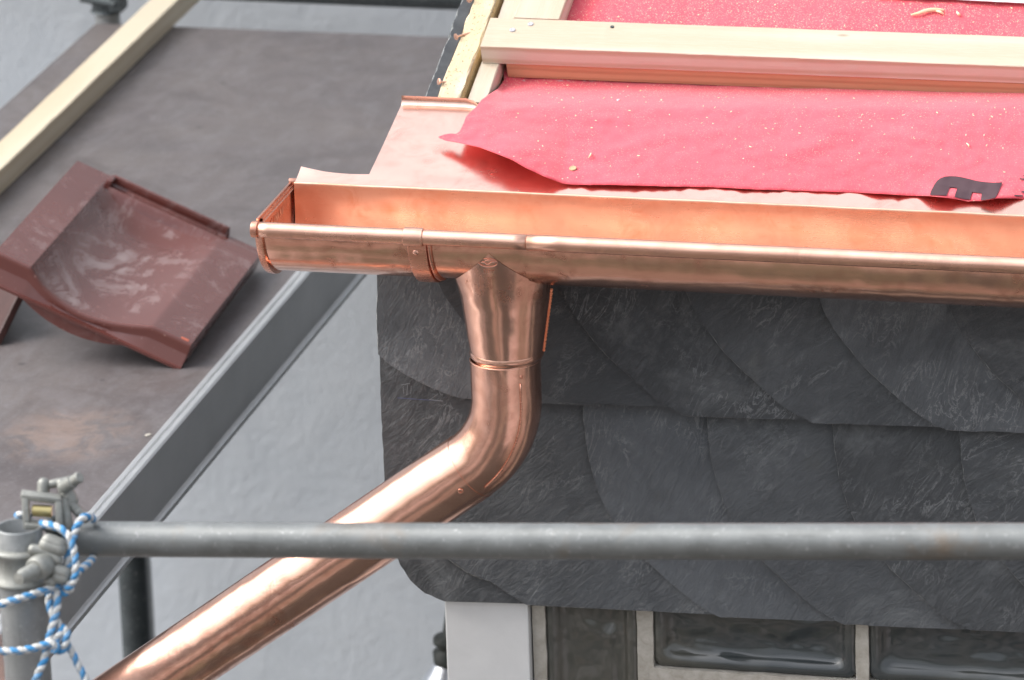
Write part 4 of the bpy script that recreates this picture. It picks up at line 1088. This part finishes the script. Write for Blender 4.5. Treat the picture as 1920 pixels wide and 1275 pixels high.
# ================================================================== FOREGROUND SCAFFOLD
DPOST = 5.65
tp = atd(35, 986, DPOST); ps = root('scaffold_standard', (tp.x, tp.y, GZ), 'open-topped galvanised scaffold upright with two couplers in the bottom left corner', 'scaffold pole')
g = G(); ro, ri = .0242, .0208; zt = tp.z
g.add(*lathe((tp.x, tp.y, 0), (0, 0, 1), [(GZ, ro)]+[(-2+(zt+2-.001)*k/20, ro) for k in range(21)]+[(zt-.0004, ro-.0004), (zt, ro-.0012), (zt, ri+.0008), (zt-.0008, ri), (zt-.25, ri), (zt-.26, .001)], 64))
g.build('tube', GALV, ps, smooth=True).modifiers.new('e', 'EDGE_SPLIT').split_angle = R_(50)
def Q(px, py, dd=0.): return atd(px, py, DPOST+dd)
# half coupler round the upright
cpz0 = Q(40, 1101).z; cpz1 = Q(40, 1024).z
g = G(); H = cpz1-cpz0
g.add(*lathe((tp.x, tp.y, cpz0), (0, 0, 1), [(0, ro), (-.0005, ro+.006), (.002, ro+.0088), (.005, ro+.0085), (.0075, ro+.0045), (H*.5, ro+.004), (H-.008, ro+.0045), (H-.005, ro+.009), (H-.002, ro+.0092), (H+.0005, ro+.006), (H, ro)], 48))
def cap(g_, a, b, r, seg=16): # rounded bar
    a, b = Vector(a), Vector(b); d = (b-a).normalized(); L_ = (b-a).length
    g_.add(*lathe(a, d, [(-r*.9, 0), (-r*.8, r*.5), (-r*.45, r*.88), (0, r)]+[(L_*k/4, r) for k in range(1, 5)]+[(L_+r*.45, r*.88), (L_+r*.8, r*.5), (L_+r*.9, 0)], seg))
for p, q, r in (((62, 1030), (92, 1036), .006), ((88, 1034), (108, 1050), .0062), ((86, 1022), (112, 1030), .0085), ((90, 1014), (112, 1022), .008), ((95, 1056), (84, 1066), .006), ((108, 1070), (122, 1076), .0075), ((106, 1082), (120, 1084), .007), ((92, 1088), (98, 1092), .0052)):
    cap(g, Q(*p, -.022), Q(*q, -.022), r)
cpl = g.build('coupler', CAST, ps, smooth=True)
g = G(); A_, B_ = Q(84, 1058, -.022), Q(52, 1076, -.048); d = (B_-A_).normalized()
g.add(*lathe(A_, d, [(0, .0125), (.012, .0132), (.0165, .0125), (.019, .0105), (.019, .008), (.040, .0078), (.042, .0066), (.048, .0062), (.0485, 0)], 24))
g.build('bolt', CAST, cpl, smooth=True).modifiers.new('e', 'EDGE_SPLIT').split_angle = R_(35)
# second coupler behind, holding the rail: square eye with a brass pin
g = G(); V = Q(85, 955, .012); ex = (Q(100, 955, .012)-Q(70, 957, .012)).normalized(); ez = Vector((0, 0, 1)); ez = (ez-ex*ez.dot(ex)).normalized(); ey = ex.cross(ez)
def loc(px, py, dd=.012): return Q(px, py, dd)
for (a, b, hw) in (((43, 928), (112, 936), 0), ((50, 983), (108, 988), 0), ((47, 928), (51, 985), 0), ((110, 934), (112, 990), 0)):
    A_, B_ = loc(*a), loc(*b); c = (A_+B_)/2; dd_ = (B_-A_); L_ = dd_.length/2+.002; dd_.normalize(); sd_ = dd_.cross(ey).normalized()
    g.add(*box(c, dd_*L_, sd_*.0036, ey*.007, .0018))
cap(g, loc(118, 940, .02), loc(126, 985, .02), .0062); cap(g, loc(82, 906, .03), loc(81, 930, .03), .0066)
# wing arm and its bolt
for k in range(10):
    t = k/9; p = Vector((118+38*t**1.6, 908+58*t, 0)); cap(g, loc(p.x-4, p.y-(2 if t < .5 else 0), .025), loc(p.x+4, p.y+6, .028), .0052)
cap(g, loc(96, 908, .03), loc(125, 902, .03), .0046); cap(g, loc(122, 914, .028), loc(134, 940, .028), .0075)
c2 = g.build('rail_coupler', CAST, ps, smooth=True)
g = G(); A_, B_ = loc(118, 914, .02), loc(157, 890, .0); g.add(*lathe(A_, (B_-A_), [(0, .0072), (.016, .0072), (.017, .0056), (.026, .0062), (.0275, .005), (.0275, 0)], 20)); g.build('bolt', CAST, c2, smooth=True).modifiers.new('e', 'EDGE_SPLIT').split_angle = R_(35)
g = G(); A_, B_ = loc(60, 957, .010), loc(97, 959, .010); g.add(*lathe(A_, B_-A_, [(0, 0), (0, .005), (.001, .0062)]+[((B_-A_).length, .0062), ((B_-A_).length, 0)], 20)); g.build('pin', BRASS, c2, smooth=True).modifiers.new('e', 'EDGE_SPLIT').split_angle = R_(35)
# dark bars standing in for the shadow in the gap between the two couplers
g = G(); cap(g, loc(100, 985, .03), loc(128, 1010, .04), .011); cap(g, loc(112, 1000, .03), loc(150, 1012, .05), .013); g.build('gap_shadow_bars', DKTUBE, c2, smooth=True)

# guard rail
A_, B_ = atd(146, 1010.5, 5.70), atd(1940, 1015.2, 5.445); d = (B_-A_)
g = G(); pts = [A_+d*(k/60)*1.5 for k in range(61)]
pts = [p+Vector((0, 0, -.0012*math.sin(min(1, k/40)*math.pi))) for k, p in enumerate(pts)]
v, f = tube(pts, .0184, 48); o = mesh('guard_rail', v, f, RAILM, None, A_, smooth=True); o.modifiers.new('e', 'EDGE_SPLIT').split_angle = R_(50)
tag(o, 'long horizontal galvanised guard rail crossing in front of the slates and downpipe', 'guard rail')

# rope
def rope_part(pts, g, uvs, r=.0040):
    P = crom([Q(x, y, dd) for x, y, dd in pts], 22); seg = 18
    n0 = len(g.v); v, f = tube(P, r, seg, caps=True); g.add(v, f)
    s = 0; acc = [0.]
    for i in range(1, len(P)): s += (P[i]-P[i-1]).length; acc.append(s)
    for i in range(len(P)):
        for k in range(seg):
            uvs.append((acc[i], k/seg)); t_ = acc[i]*62+k/seg
            j_ = n0+i*seg+k; q_ = .80+.26*abs(math.sin(2*math.pi*t_))+.05*noise.noise(Vector((acc[i]*300, k, n0)))
            g.v[j_] = P[i]+(g.v[j_]-P[i])*q_
rg = G(); uvs = []
paths = [
 [(32, 968, .03), (40, 965, .02), (56, 968, .03)],
 [(78, 982, -.010), (96, 985, -.022), (116, 993, -.030), (131, 1010, -.034), (139, 1035, -.034), (142, 1065, -.034), (138, 1090, -.03), (124, 1104, -.028)],
 [(178, 976, .035), (166, 968, .012), (152, 974, .0), (143, 990, -.004), (138, 1006, -.006), (131, 1024, -.014), (127, 1046, -.016), (127, 1064, -.016)],
 [(176, 1044, .04), (164, 1058, .015), (150, 1068, .0), (140, 1080, -.012), (131, 1094, -.02)],
 [(-30, 1142, -.02), (10, 1130, -.030), (50, 1118, -.032), (85, 1107, -.026), (110, 1098, -.016), (126, 1094, -.01), (132, 1104, -.012), (118, 1112, -.014), (108, 1103, -.014)],
 [(104, 1104, -.016), (108, 1125, -.024), (106, 1145, -.026), (99, 1170, -.028), (94, 1190, -.03), (90, 1204, -.03)],
 [(94, 1108, -.010), (92, 1130, -.014), (100, 1155, -.02), (112, 1172, -.022), (117, 1180, -.026), (107, 1196, -.03), (100, 1208, -.026), (108, 1221, -.026), (118, 1217, -.028), (124, 1200, -.03), (125, 1184, -.028), (116, 1176, -.02)],
 [(-30, 1218, -.022), (20, 1221, -.031), (55, 1217, -.033), (80, 1210, -.033), (98, 1206, -.034), (106, 1213, -.034), (102, 1222, -.030)],
 [(88, 1216, -.026), (82, 1240, -.028), (72, 1262, -.03), (62, 1290, -.03), (50, 1320, -.03)],
 [(126, 1207, -.02), (136, 1226, -.02), (148, 1250, -.02), (162, 1278, -.02), (172, 1310, -.02)],
]
for p in paths: rope_part(p, rg, uvs)
rp_o = mesh('rope', rg.v, rg.f, ROPE, None, Q(100, 1200, 0), smooth=True)
uvl = rp_o.data.uv_layers.new(name='UVMap')
for lp_ in rp_o.data.loops: uvl.data[lp_.index].uv = uvs[lp_.vertex_index]
tag(rp_o, 'blue and white twisted rope knotted round the scaffold upright and rail end', 'rope')
